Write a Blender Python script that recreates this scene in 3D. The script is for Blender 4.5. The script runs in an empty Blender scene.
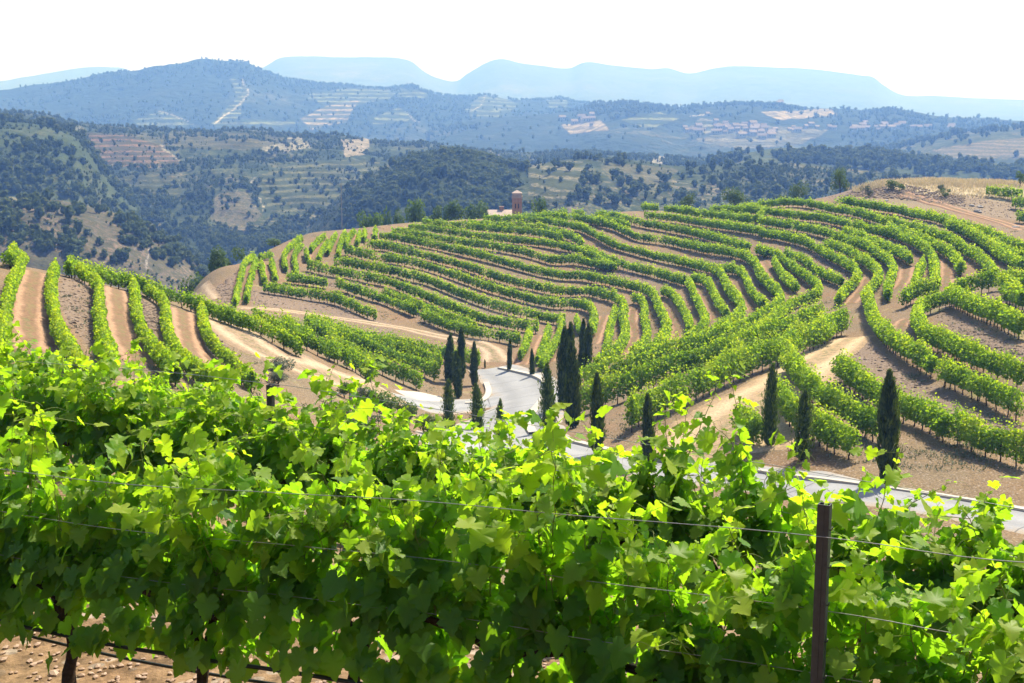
import bpy, math, random
import numpy as np
from mathutils import Vector, Matrix

# ------------------------------------------------------------------ camera, world, sun, exposure
SC = bpy.context.scene
COL = SC.collection
F_PX, CX, CY, HORIZON = 1300.0, 512.0, 341.5, 120.0
TH = math.atan((CY - HORIZON) / F_PX)
cam_d = bpy.data.cameras.new('camera')
cam = bpy.data.objects.new('camera', cam_d)
COL.objects.link(cam)
cam_d.sensor_width = 36.0
cam_d.lens = 36.0 * F_PX / 1024.0
cam_d.clip_start = 0.05
cam_d.clip_end = 40000
cam.location = (0, 0, 0)
cam.rotation_euler = (math.pi / 2 - TH, 0, 0)
SC.camera = cam

SUN_EL, SUN_AZ = math.radians(56), math.radians(38)      # azimuth: clockwise from +Y (the view direction)
world = bpy.data.worlds.new('World')
SC.world = world
world.use_nodes = True
wn = world.node_tree
wn.nodes.clear()
sky = wn.nodes.new('ShaderNodeTexSky')
sky.sky_type = 'NISHITA'
sky.sun_disc = False
sky.sun_elevation = SUN_EL
sky.sun_rotation = SUN_AZ
sky.altitude = 300
sky.air_density = 1.0
sky.dust_density = 2.0
sky.ozone_density = 1.0
bg = wn.nodes.new('ShaderNodeBackground')
bg.inputs['Strength'].default_value = 0.115
wo = wn.nodes.new('ShaderNodeOutputWorld')
wn.links.new(sky.outputs[0], bg.inputs[0])
wn.links.new(bg.outputs[0], wo.inputs[0])

sl = bpy.data.lights.new('sun', 'SUN')
sl.energy = 5.0
sl.angle = math.radians(0.53)
sl.color = (1.0, 0.955, 0.88)
sun = bpy.data.objects.new('sun', sl)
COL.objects.link(sun)
sd = Vector((math.sin(SUN_AZ) * math.cos(SUN_EL), math.cos(SUN_AZ) * math.cos(SUN_EL), math.sin(SUN_EL)))
sun.rotation_euler = sd.to_track_quat('Z', 'Y').to_euler()
sun.location = sd * 300

SC.view_settings.view_transform = 'Standard'
SC.view_settings.look = 'None'
SC.view_settings.gamma = 1
SC.view_settings.use_curve_mapping = False
SC.view_settings.exposure = 1.0
SC.render.engine = 'CYCLES'
cy = SC.cycles
cy.max_bounces = 8
cy.diffuse_bounces = 6
cy.glossy_bounces = 2
cy.transmission_bounces = 6
cy.volume_bounces = 0
cy.transparent_max_bounces = 4
cy.use_denoising = True
cy.sample_clamp_indirect = 6
cy.caustics_reflective = False
cy.caustics_refractive = False

HAZE_DENSITY = 3.8e-4
HAZE_COLOR = (0.175, 0.37, 1.0)

# ------------------------------------------------------------------ helpers
RS = np.random.RandomState(7)
random.seed(7)


def ray(px, py):
    x = (np.asarray(px, float) - CX) / F_PX
    y = -(np.asarray(py, float) - CY) / F_PX
    c, s = math.cos(TH), math.sin(TH)
    d = np.stack([x, c + s * y, -s + c * y], -1)
    return d


def unproj(px, py, Y):
    d = ray(px, py)
    return d * (np.asarray(Y, float) / d[..., 1])[..., None]


def project(P):
    P = np.asarray(P, float)
    c, s = math.cos(TH), math.sin(TH)
    dep = P[..., 1] * c - P[..., 2] * s
    up = P[..., 1] * s + P[..., 2] * c
    dep = np.maximum(dep, 1e-3)
    return CX + F_PX * P[..., 0] / dep, CY - F_PX * up / dep


def hash2(ix, iy, seed):
    n = (ix.astype(np.int64) * 374761393 + iy.astype(np.int64) * 668265263 + seed * 1442695041) & 0x7fffffff
    n = ((n ^ (n >> 13)) * 1274126177) & 0x7fffffff
    n = (n ^ (n >> 16)) & 0xffff
    return n / 32767.5 - 1.0


def vnoise(x, y, seed=0):
    ix, iy = np.floor(x), np.floor(y)
    fx, fy = x - ix, y - iy
    ux, uy = fx * fx * (3 - 2 * fx), fy * fy * (3 - 2 * fy)
    a, b = hash2(ix, iy, seed), hash2(ix + 1, iy, seed)
    c, d = hash2(ix, iy + 1, seed), hash2(ix + 1, iy + 1, seed)
    return (a * (1 - ux) + b * ux) * (1 - uy) + (c * (1 - ux) + d * ux) * uy


def fbm(x, y, seed=0, octv=4):
    r, a, t = 0, 1.0, 0
    for i in range(octv):
        r = r + a * vnoise(x * 2 ** i + 17.3 * i, y * 2 ** i - 9.1 * i, seed + i)
        t += a
        a *= 0.5
    return r / t


def build(name, V, F, mats, midx=None, attrs=None, smooth=False, parent=None, uv=None, cols=None):
    """one mesh object from arrays; F is an (m,3) or (m,4) array or a list of such arrays"""
    if not isinstance(F, (list, tuple)):
        F = [F]
    F = [np.asarray(f, np.int32) for f in F if len(f)]
    V = np.asarray(V, np.float32)
    me = bpy.data.meshes.new(name)
    me.vertices.add(len(V))
    me.vertices.foreach_set('co', V.ravel())
    loops = np.concatenate([f.ravel() for f in F])
    tot = np.concatenate([np.full(len(f), f.shape[1], np.int32) for f in F])
    start = np.concatenate([[0], np.cumsum(tot)[:-1]]).astype(np.int32)
    me.loops.add(len(loops))
    me.loops.foreach_set('vertex_index', loops)
    me.polygons.add(len(tot))
    me.polygons.foreach_set('loop_start', start)
    me.polygons.foreach_set('loop_total', tot)
    if midx is not None:
        me.polygons.foreach_set('material_index', np.asarray(midx, np.int32))
    me.polygons.foreach_set('use_smooth', np.full(len(tot), bool(smooth)))
    for k, a in (attrs or {}).items():
        at = me.attributes.new(k, 'FLOAT', 'POINT')
        at.data.foreach_set('value', np.asarray(a, np.float32))
    for k, a in (cols or {}).items():
        at = me.attributes.new(k, 'FLOAT_COLOR', 'POINT')
        at.data.foreach_set('color', np.asarray(a, np.float32).ravel())
    if uv is not None:
        ul = me.uv_layers.new(name='UVMap')
        ul.data.foreach_set('uv', np.asarray(uv, np.float32)[loops].ravel())
    me.update(calc_edges=True)
    me.validate()
    for m in (mats if isinstance(mats, (list, tuple)) else [mats]):
        me.materials.append(m)
    o = bpy.data.objects.new(name, me)
    COL.objects.link(o)
    if parent:
        o.parent = parent
    return o


def tag(o, label=None, cat=None, group=None, kind=None):
    if label:
        o['label'] = label
    if cat:
        o['category'] = cat
    if group:
        o['group'] = group
    if kind:
        o['kind'] = kind
    return o


def empty(name, loc=(0, 0, 0), rz=0.0):
    o = bpy.data.objects.new(name, None)
    COL.objects.link(o)
    o.location = loc
    o.rotation_euler = (0, 0, rz)
    o.empty_display_size = 0.2
    return o


def copy_thing(src, loc, rz, scale=(1, 1, 1), label=None, group=None):
    r = src.copy()
    COL.objects.link(r)
    r.location = loc
    r.rotation_euler = (0, 0, rz)
    r.scale = scale
    if label:
        r['label'] = label
    if group:
        r['group'] = group
    for ch in src.children:
        c = ch.copy()
        COL.objects.link(c)
        c.parent = r
    return r


class MB:
    """collects tubes, boxes and so on into arrays"""

    def __init__(self):
        self.V, self.F3, self.F4, self.m3, self.m4, self.n = [], [], [], [], [], 0

    def add(self, V, F, m=0):
        V = np.asarray(V, float)
        F = np.asarray(F, int)
        self.V.append(V)
        (self.F3 if F.shape[1] == 3 else self.F4).append(F + self.n)
        (self.m3 if F.shape[1] == 3 else self.m4).append(np.full(len(F), m))
        self.n += len(V)

    def tube(self, pts, rad, sides=6, m=0, cap=True):
        pts = np.asarray(pts, float)
        k = len(pts)
        rad = np.broadcast_to(np.asarray(rad, float), (k,))
        tan = np.gradient(pts, axis=0)
        tan /= np.linalg.norm(tan, axis=1)[:, None] + 1e-9
        ref = np.array([0, 0, 1.0]) if abs(tan[0, 2]) < 0.9 else np.array([1.0, 0, 0])
        a = np.cross(tan, ref)
        a /= np.linalg.norm(a, axis=1)[:, None] + 1e-9
        b = np.cross(tan, a)
        an = np.arange(sides) * 2 * math.pi / sides
        V = pts[:, None] + rad[:, None, None] * (np.cos(an)[None, :, None] * a[:, None] + np.sin(an)[None, :, None] * b[:, None])
        V = V.reshape(-1, 3)
        i = np.arange(k - 1)[:, None] * sides
        j = np.arange(sides)[None]
        j2 = (j + 1) % sides
        F = np.stack([i + j, i + j2, i + sides + j2, i + sides + j], -1).reshape(-1, 4)
        self.add(V, F, m)
        if cap:
            base = (k - 1) * sides
            c = np.concatenate([V[base:], pts[-1:]])
            self.add(c, [[q, (q + 1) % sides, sides] for q in range(sides)], m)
            c = np.concatenate([V[:sides], pts[:1]])
            self.add(c, [[(q + 1) % sides, q, sides] for q in range(sides)], m)

    def box(self, lo, hi, m=0):
        x0, y0, z0 = lo
        x1, y1, z1 = hi
        V = [(x0, y0, z0), (x1, y0, z0), (x1, y1, z0), (x0, y1, z0), (x0, y0, z1), (x1, y0, z1), (x1, y1, z1), (x0, y1, z1)]
        self.add(V, [(0, 3, 2, 1), (4, 5, 6, 7), (0, 1, 5, 4), (1, 2, 6, 5), (2, 3, 7, 6), (3, 0, 4, 7)], m)

    def lathe(self, prof, sides=16, m=0, loc=(0, 0, 0)):
        prof = np.asarray(prof, float)
        an = np.arange(sides) * 2 * math.pi / sides
        V = np.stack([prof[:, 0, None] * np.cos(an), prof[:, 0, None] * np.sin(an), np.repeat(prof[:, 1, None], sides, 1)], -1).reshape(-1, 3) + np.array(loc)
        k = len(prof)
        i = np.arange(k - 1)[:, None] * sides
        j = np.arange(sides)[None]
        j2 = (j + 1) % sides
        self.add(V, np.stack([i + j, i + j2, i + sides + j2, i + sides + j], -1).reshape(-1, 4), m)

    def build(self, name, mats, parent=None, smooth=False):
        V = np.concatenate(self.V)
        Fs, ms = [], []
        if self.F3:
            Fs.append(np.concatenate(self.F3))
            ms.append(np.concatenate(self.m3))
        if self.F4:
            Fs.append(np.concatenate(self.F4))
            ms.append(np.concatenate(self.m4))
        return build(name, V, Fs, mats, np.concatenate(ms), parent=parent, smooth=smooth)


# ------------------------------------------------------------------ materials
def newmat(name):
    m = bpy.data.materials.new(name)
    m.use_nodes = True
    nt = m.node_tree
    nt.nodes.clear()
    return m, nt, nt.nodes.new('ShaderNodeOutputMaterial')


def N(nt, t, **kw):
    n = nt.nodes.new(t)
    for k, v in kw.items():
        if k.startswith('i_'):
            n.inputs[int(k[2:]) if k[2:].isdigit() else k[2:].replace('_', ' ')].default_value = v
        else:
            setattr(n, k, v)
    return n


def ramp(nt, fac, stops):
    r = nt.nodes.new('ShaderNodeValToRGB')
    e = r.color_ramp.elements
    while len(e) < len(stops):
        e.new(0.5)
    for i, (p, c) in enumerate(stops):
        e[i].position = p
        e[i].color = (*c, 1) if len(c) == 3 else c
    nt.links.new(fac, r.inputs[0])
    return r.outputs[0]


def noise(nt, scale, detail=4, rough=0.55, coord=None, dist=0.0):
    n = N(nt, 'ShaderNodeTexNoise', i_Scale=scale, i_Detail=detail, i_Roughness=rough, i_Distortion=dist)
    if coord is None:
        g = nt.nodes.new('ShaderNodeNewGeometry')
        coord = g.outputs['Position']
    nt.links.new(coord, n.inputs['Vector'])
    return n.outputs['Fac']


def mixc(nt, fac, a, b, blend='MIX'):
    m = nt.nodes.new('ShaderNodeMix')
    m.data_type = 'RGBA'
    m.blend_type = blend
    for sock, v in ((m.inputs[0], fac), (m.inputs[6], a), (m.inputs[7], b)):
        if isinstance(v, (int, float)):
            sock.default_value = v
        elif isinstance(v, tuple):
            sock.default_value = (*v, 1) if len(v) == 3 else v
        else:
            nt.links.new(v, sock)
    return m.outputs[2]


def math_n(nt, op, a, b=None, clamp=False):
    m = N(nt, 'ShaderNodeMath', operation=op, use_clamp=clamp)
    for i, v in enumerate((a, b)):
        if v is None:
            continue
        if isinstance(v, (int, float)):
            m.inputs[i].default_value = v
        else:
            nt.links.new(v, m.inputs[i])
    return m.outputs[0]


def attr(nt, name, out='Fac'):
    return N(nt, 'ShaderNodeAttribute', attribute_name=name).outputs[out]


def princ(nt, out, col, rough=0.9, spec=0.3, bump=None, bstr=0.3, bdist=0.05):
    p = nt.nodes.new('ShaderNodeBsdfPrincipled')
    p.inputs['Roughness'].default_value = rough
    p.inputs['Specular IOR Level'].default_value = spec
    if isinstance(col, tuple):
        p.inputs['Base Color'].default_value = (*col, 1)
    else:
        nt.links.new(col, p.inputs['Base Color'])
    if bump is not None:
        b = N(nt, 'ShaderNodeBump', i_Strength=bstr, i_Distance=bdist)
        nt.links.new(bump, b.inputs['Height'])
        nt.links.new(b.outputs[0], p.inputs['Normal'])
    nt.links.new(p.outputs[0], out.inputs[0])
    return p


def mat_simple(name, c1, c2=None, scale=8, rough=0.85, spec=0.3, bstr=0.2, bdist=0.02, metal=0):
    m, nt, out = newmat(name)
    n = noise(nt, scale, 5)
    col = ramp(nt, n, [(0.3, c1), (0.7, c2 or tuple(x * 0.7 for x in c1))])
    p = princ(nt, out, col, rough, spec, n, bstr, bdist)
    p.inputs['Metallic'].default_value = metal
    return m


def mat_leaf(name, dark, mid, young, trans, tfac=0.45, rough=0.42, spec=0.35, veins=False):
    """two-sided thin leaf: diffuse + gloss on top, light passing through; attribute tone = age of the leaf (0 old, 1 young)"""
    m, nt, out = newmat(name)
    t = attr(nt, 'tone')
    col = ramp(nt, t, [(0.0, dark), (0.5, mid), (1.0, young)])
    tc = ramp(nt, t, [(0.0, tuple(x * 0.85 for x in trans)), (0.55, trans), (1.0, (min(1, trans[0] * 1.5), trans[1] * 1.15, trans[2] * 1.2))])
    if veins:
        uvn = nt.nodes.new('ShaderNodeUVMap')
        sep = nt.nodes.new('ShaderNodeSeparateXYZ')
        nt.links.new(uvn.outputs[0], sep.inputs[0])
        ang = math_n(nt, 'ARCTAN2', sep.outputs[0], math_n(nt, 'ADD', sep.outputs[1], 0.03))
        v = math_n(nt, 'ABSOLUTE', math_n(nt, 'SINE', math_n(nt, 'MULTIPLY', ang, 3.6)))
        vm = ramp(nt, v, [(0.0, (0.42, 0.42, 0.42)), (0.11, (0, 0, 0))])
        col = mixc(nt, vm, col, (0.22, 0.30, 0.06))
        nz = noise(nt, 30, 3)
        col = mixc(nt, math_n(nt, 'MULTIPLY', nz, 0.22), col, (0.02, 0.05, 0.006))
        spot = ramp(nt, noise(nt, 11, 4, 0.7), [(0.66, (0, 0, 0)), (0.72, (0.55, 0.55, 0.55))])
        col = mixc(nt, spot, col, (0.20, 0.17, 0.05))
    p = nt.nodes.new('ShaderNodeBsdfPrincipled')
    p.inputs['Roughness'].default_value = rough
    p.inputs['Specular IOR Level'].default_value = spec
    nt.links.new(col, p.inputs['Base Color'])
    tr = nt.nodes.new('ShaderNodeBsdfTranslucent')
    nt.links.new(tc, tr.inputs[0])
    mx = nt.nodes.new('ShaderNodeMixShader')
    mx.inputs[0].default_value = tfac
    nt.links.new(p.outputs[0], mx.inputs[1])
    nt.links.new(tr.outputs[0], mx.inputs[2])
    nt.links.new(mx.outputs[0], out.inputs[0])
    return m


M = {}
M['leaf'] = mat_leaf('vine_leaf', (0.042, 0.115, 0.018), (0.075, 0.178, 0.014), (0.27, 0.36, 0.024), (0.34, 0.66, 0.016), 0.57, 0.50, 0.30, veins=True)
M['leaf_far'] = mat_leaf('vine_row_leaf', (0.050, 0.120, 0.010), (0.115, 0.220, 0.014), (0.27, 0.37, 0.028), (0.40, 0.62, 0.016), 0.48, 0.55, 0.18)
M['shoot'] = mat_simple('green_shoot', (0.20, 0.26, 0.05), (0.13, 0.15, 0.04), 20, 0.6)
M['bark'] = mat_simple('vine_bark', (0.075, 0.05, 0.035), (0.03, 0.02, 0.015), 40, 0.95, 0.1, 0.8, 0.02)
M['bark_far'] = mat_simple('vine_bark_distant', (0.06, 0.042, 0.03), (0.035, 0.025, 0.018), 6, 0.95, 0.1)
M['cypress'] = mat_leaf('cypress_leaf', (0.018, 0.034, 0.007), (0.042, 0.068, 0.012), (0.095, 0.135, 0.022), (0.09, 0.15, 0.012), 0.3, 0.9, 0.0)
M['bush'] = mat_leaf('bush_leaf', (0.036, 0.068, 0.014), (0.068, 0.118, 0.020), (0.12, 0.18, 0.035), (0.14, 0.23, 0.02), 0.3, 0.55, 0.2)
M['bush_light'] = mat_leaf('light_bush_leaf', (0.05, 0.10, 0.015), (0.085, 0.15, 0.02), (0.13, 0.21, 0.03), (0.16, 0.26, 0.02), 0.3, 0.55, 0.2)
M['bush_grey'] = mat_leaf('grey_bush_leaf', (0.09, 0.11, 0.07), (0.14, 0.17, 0.11), (0.2, 0.23, 0.15), (0.12, 0.15, 0.07), 0.25, 0.7, 0.1)
M['far_tree'] = mat_leaf('far_tree_leaf', (0.045, 0.064, 0.024), (0.088, 0.115, 0.040), (0.145, 0.17, 0.065), (0.12, 0.16, 0.04), 0.3, 0.7, 0.05)
M['metal'] = mat_simple('weathered_steel', (0.042, 0.045, 0.051), (0.028, 0.030, 0.035), 30, 0.55, 0.4, 0.1)
M['wire'] = mat_simple('galvanised_wire', (0.35, 0.34, 0.33), (0.25, 0.24, 0.23), 60, 0.45, 0.5, 0.0, metal=0.6)
M['hose'] = mat_simple('black_hose', (0.012, 0.012, 0.013), (0.02, 0.02, 0.022), 20, 0.45, 0.4, 0.05)
M['trunk'] = mat_simple('tree_bark', (0.08, 0.06, 0.045), (0.04, 0.03, 0.022), 20, 0.95, 0.1)
M['stone'] = mat_simple('stone', (0.42, 0.30, 0.23), (0.26, 0.17, 0.12), 9, 0.95, 0.15, 0.4, 0.01)
M['grey_stone'] = mat_simple('grey_stone', (0.38, 0.35, 0.32), (0.25, 0.22, 0.2), 3, 0.95, 0.15, 0.5, 0.05)
M['bank_stone'] = mat_simple('schist_stone', (0.26, 0.20, 0.155), (0.15, 0.115, 0.09), 2, 0.95, 0.1, 0.4, 0.03)
M['brick'] = None
M['roof'] = mat_simple('pale_roof', (0.42, 0.33, 0.28), (0.32, 0.25, 0.21), 1.5, 0.9)
M['white'] = mat_simple('white_wall', (0.75, 0.72, 0.68), (0.6, 0.57, 0.52), 1.0, 0.9)
M['house'] = mat_simple('house_wall', (0.42, 0.39, 0.35), (0.30, 0.27, 0.24), 0.05, 0.9)
M['tile'] = mat_simple('roof_tile', (0.25, 0.19, 0.155), (0.19, 0.145, 0.12), 0.1, 0.9)
M['lampgrey'] = mat_simple('grey_lamp_metal', (0.25, 0.25, 0.26), (0.18, 0.18, 0.19), 10, 0.5)


def mat_brick():
    m, nt, out = newmat('brick_tower_wall')
    g = nt.nodes.new('ShaderNodeTexCoord')
    b = N(nt, 'ShaderNodeTexBrick', i_Scale=3.0)
    b.inputs['Color1'].default_value = (0.30, 0.16, 0.10, 1)
    b.inputs['Color2'].default_value = (0.36, 0.21, 0.14, 1)
    b.inputs['Mortar'].default_value = (0.33, 0.26, 0.2, 1)
    nt.links.new(g.outputs['Object'], b.inputs['Vector'])
    princ(nt, out, b.outputs[0], 0.9, 0.2)
    return m


M['brick'] = mat_brick()


def mat_ground():
    """vineyard soil: red-brown earth, grey schist gravel, patches of dry and green weeds"""
    m, nt, out = newmat('vineyard_soil')
    n1 = noise(nt, 0.11, 4, 0.55)
    n2 = noise(nt, 0.9, 5, 0.6)
    n3 = noise(nt, 9.0, 5, 0.65)
    n4 = noise(nt, 0.30, 4, 0.6, dist=0.6)
    col = ramp(nt, n1, [(0.32, (0.240, 0.136, 0.074)), (0.52, (0.190, 0.130, 0.074)), (0.68, (0.158, 0.124, 0.08))])
    col = mixc(nt, math_n(nt, 'MULTIPLY', n2, 0.5), col, (0.32, 0.23, 0.135))
    vor = N(nt, 'ShaderNodeTexVoronoi', i_Scale=7.0)
    gg = nt.nodes.new('ShaderNodeNewGeometry')
    nt.links.new(gg.outputs['Position'], vor.inputs['Vector'])
    stone = ramp(nt, vor.outputs['Distance'], [(0.0, (1, 1, 1)), (0.33, (0.8, 0.8, 0.8)), (0.42, (0, 0, 0))])
    sel = ramp(nt, vor.outputs['Color'], [(0.55, (0, 0, 0)), (0.62, (0.6, 0.6, 0.6))])
    col = mixc(nt, math_n(nt, 'MULTIPLY', stone, sel), col, (0.42, 0.36, 0.30))
    grit = ramp(nt, n3, [(0.36, (0.42, 0.42, 0.42)), (0.62, (1, 1, 1))])
    col = mixc(nt, 1.0, col, grit, 'MULTIPLY')
    weed = ramp(nt, n4, [(0.60, (0, 0, 0)), (0.72, (0.55, 0.55, 0.55))])
    wc = ramp(nt, n2, [(0.4, (0.17, 0.18, 0.06)), (0.6, (0.30, 0.25, 0.12))])
    col = mixc(nt, weed, col, wc)
    bk = math_n(nt, 'MULTIPLY', attr(nt, 'bank'), ramp(nt, n2, [(0.25, (0.45, 0.45, 0.45)), (0.5, (1, 1, 1))]))
    bcol = ramp(nt, n3, [(0.3, (0.095, 0.066, 0.046)), (0.5, (0.165, 0.118, 0.085)), (0.7, (0.235, 0.175, 0.13))])
    v2 = N(nt, 'ShaderNodeTexVoronoi', i_Scale=2.6)
    nt.links.new(gg.outputs['Position'], v2.inputs['Vector'])
    bcol = mixc(nt, ramp(nt, v2.outputs['Distance'], [(0.18, (0.75, 0.75, 0.75)), (0.34, (0, 0, 0))]), bcol, (0.25, 0.20, 0.155))
    col = mixc(nt, bk, col, bcol)
    dg = attr(nt, 'dry')
    dcol = ramp(nt, n3, [(0.3, (0.30, 0.235, 0.14)), (0.7, (0.46, 0.38, 0.24))])
    col = mixc(nt, dg, col, dcol)
    # open hillside in the valley
    vl = attr(nt, 'valley')
    vcol = ramp(nt, n2, [(0.35, (0.08, 0.085, 0.035)), (0.65, (0.2, 0.16, 0.09))])
    col = mixc(nt, vl, col, vcol)
    bn = math_n(nt, 'ADD', math_n(nt, 'MULTIPLY', n3, 0.5), n2)
    princ(nt, out, col, 0.95, 0.12, bn, 0.6, 0.12)
    return m


def mat_track(name, base, light, tyre=True, lines=(0.27, 0.73)):
    """dirt track; u runs across (0..1), v along in metres; two worn wheel lines"""
    m, nt, out = newmat(name)
    uvn = nt.nodes.new('ShaderNodeUVMap')
    sep = nt.nodes.new('ShaderNodeSeparateXYZ')
    nt.links.new(uvn.outputs[0], sep.inputs[0])
    n1 = noise(nt, 0.5, 5, 0.6)
    n2 = noise(nt, 6, 5, 0.65)
    u = math_n(nt, 'ADD', sep.outputs[0], math_n(nt, 'MULTIPLY', math_n(nt, 'SUBTRACT', n1, 0.5), 0.25))
    a = math_n(nt, 'ABSOLUTE', math_n(nt, 'SUBTRACT', u, lines[0]))
    b = math_n(nt, 'ABSOLUTE', math_n(nt, 'SUBTRACT', u, lines[1]))
    d = math_n(nt, 'MINIMUM', a, b)
    w = ramp(nt, d, [(0.02, (1, 1, 1)), (0.13, (0, 0, 0))])
    col = ramp(nt, n1, [(0.3, tuple(x * 0.82 for x in base)), (0.7, base)])
    col = mixc(nt, math_n(nt, 'MULTIPLY', w, 0.85), col, light)
    n4 = noise(nt, 1.6, 4, 0.65)
    cm = math_n(nt, 'ABSOLUTE', math_n(nt, 'SUBTRACT', u, 0.5))
    mid = math_n(nt, 'MULTIPLY', ramp(nt, cm, [(0.03, (1, 1, 1)), (0.15, (0, 0, 0))]), ramp(nt, n4, [(0.46, (0, 0, 0)), (0.58, (0.75, 0.75, 0.75))]))
    col = mixc(nt, mid, col, (0.16, 0.155, 0.065))
    edge = math_n(nt, 'MULTIPLY', ramp(nt, cm, [(0.34, (0, 0, 0)), (0.46, (1, 1, 1))]), ramp(nt, n4, [(0.40, (0, 0, 0)), (0.52, (0.9, 0.9, 0.9))]))
    col = mixc(nt, edge, col, tuple(0.62 * x for x in base))
    grit = ramp(nt, n2, [(0.35, (0.6, 0.6, 0.6)), (0.6, (1, 1, 1))])
    col = mixc(nt, 1.0, col, grit, 'MULTIPLY')
    princ(nt, out, col, 0.95, 0.1, n2, 0.4, 0.06)
    return m


M['ground'] = mat_ground()
M['track'] = mat_track('dirt_track', (0.34, 0.24, 0.155), (0.47, 0.355, 0.24))
M['tread'] = mat_track('terrace_tread', (0.235, 0.14, 0.085), (0.40, 0.25, 0.155))
M['sand'] = mat_track('sandy_track', (0.40, 0.28, 0.165), (0.52, 0.39, 0.24))


def mat_road(name, c1, c2, worn=False):
    m, nt, out = newmat(name)
    n1 = noise(nt, 0.35, 5, 0.6)
    n2 = noise(nt, 14, 4, 0.6)
    col = ramp(nt, n1, [(0.3, c1), (0.7, c2)])
    if worn:
        uvn = nt.nodes.new('ShaderNodeUVMap')
        sep = nt.nodes.new('ShaderNodeSeparateXYZ')
        nt.links.new(uvn.outputs[0], sep.inputs[0])
        n3 = noise(nt, 1.1, 5, 0.65)
        u = math_n(nt, 'ADD', sep.outputs[0], math_n(nt, 'MULTIPLY', math_n(nt, 'SUBTRACT', n1, 0.5), 0.12))
        d = math_n(nt, 'MINIMUM', math_n(nt, 'ABSOLUTE', math_n(nt, 'SUBTRACT', u, 0.3)), math_n(nt, 'ABSOLUTE', math_n(nt, 'SUBTRACT', u, 0.7)))
        col = mixc(nt, ramp(nt, d, [(0.03, (0.4, 0.4, 0.4)), (0.14, (0, 0, 0))]), col, tuple(0.66 * x for x in c1))
        cm = math_n(nt, 'ABSOLUTE', math_n(nt, 'SUBTRACT', u, 0.5))
        dust = math_n(nt, 'MULTIPLY', ramp(nt, cm, [(0.30, (0, 0, 0)), (0.47, (1, 1, 1))]), ramp(nt, n3, [(0.38, (0, 0, 0)), (0.58, (1, 1, 1))]))
        col = mixc(nt, dust, col, (0.33, 0.25, 0.165))
        jt = math_n(nt, 'ABSOLUTE', math_n(nt, 'SUBTRACT', math_n(nt, 'FRACT', math_n(nt, 'DIVIDE', sep.outputs[1], 6.0)), 0.5))
        col = mixc(nt, ramp(nt, jt, [(0.006, (0.8, 0.8, 0.8)), (0.012, (0, 0, 0))]), col, (0.09, 0.085, 0.08))
        col = mixc(nt, ramp(nt, n3, [(0.62, (0, 0, 0)), (0.68, (0.35, 0.35, 0.35))]), col, (0.15, 0.145, 0.14))
    col = mixc(nt, 1.0, col, ramp(nt, n2, [(0.3, (0.82, 0.82, 0.82)), (0.6, (1, 1, 1))]), 'MULTIPLY')
    princ(nt, out, col, 0.85, 0.25, n2, 0.15, 0.01)
    return m


M['road'] = mat_road('concrete_road', (0.24, 0.238, 0.24), (0.30, 0.298, 0.30), True)
M['kerb'] = mat_road('pale_kerb', (0.38, 0.345, 0.295), (0.47, 0.43, 0.37))


def mat_hill(name, forest, scrub, bare, scale, thr=(0.42, 0.56), stripes=2.2, bump=3.0):
    m, nt, out = newmat(name)
    n1 = noise(nt, scale, 6, 0.62)
    n2 = noise(nt, scale * 5, 5, 0.65)
    n3 = noise(nt, scale * 22, 3, 0.6)
    col = ramp(nt, n1, [(thr[0], forest), (thr[1], scrub), (thr[1] + 0.14, bare)])
    col = mixc(nt, ramp(nt, n2, [(0.44, (0.85, 0.85, 0.85)), (0.56, (0, 0, 0))]), col, forest)
    col = mixc(nt, ramp(nt, n3, [(0.44, (0.85, 0.85, 0.85)), (0.56, (0, 0, 0))]), col, tuple(1.5 * x for x in forest))
    fc = N(nt, 'ShaderNodeAttribute', attribute_name='field')
    g = nt.nodes.new('ShaderNodeNewGeometry')
    sep = nt.nodes.new('ShaderNodeSeparateXYZ')
    nt.links.new(g.outputs['Position'], sep.inputs[0])
    zz = math_n(nt, 'ADD', math_n(nt, 'MULTIPLY', sep.outputs[2], 2 * math.pi / stripes), math_n(nt, 'MULTIPLY', n1, 14.0))
    s = math_n(nt, 'SINE', zz)
    st = ramp(nt, s, [(0.0, (0.22, 0.30, 0.17)), (0.35, (0.42, 0.50, 0.33)), (0.6, (1, 1, 1))])
    strp = attr(nt, 'stripe')
    fcol = mixc(nt, strp, fc.outputs['Color'], mixc(nt, 1.0, fc.outputs['Color'], st, 'MULTIPLY'))
    fcol = mixc(nt, ramp(nt, n3, [(0.42, (0.7, 0.7, 0.7)), (0.58, (0.05, 0.05, 0.05))]), fcol, tuple(0.6 * x for x in scrub))
    col = mixc(nt, fc.outputs['Alpha'], col, fcol)
    princ(nt, out, col, 0.95, 0.05, math_n(nt, 'ADD', n2, n3), 0.7, bump)
    return m


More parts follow.
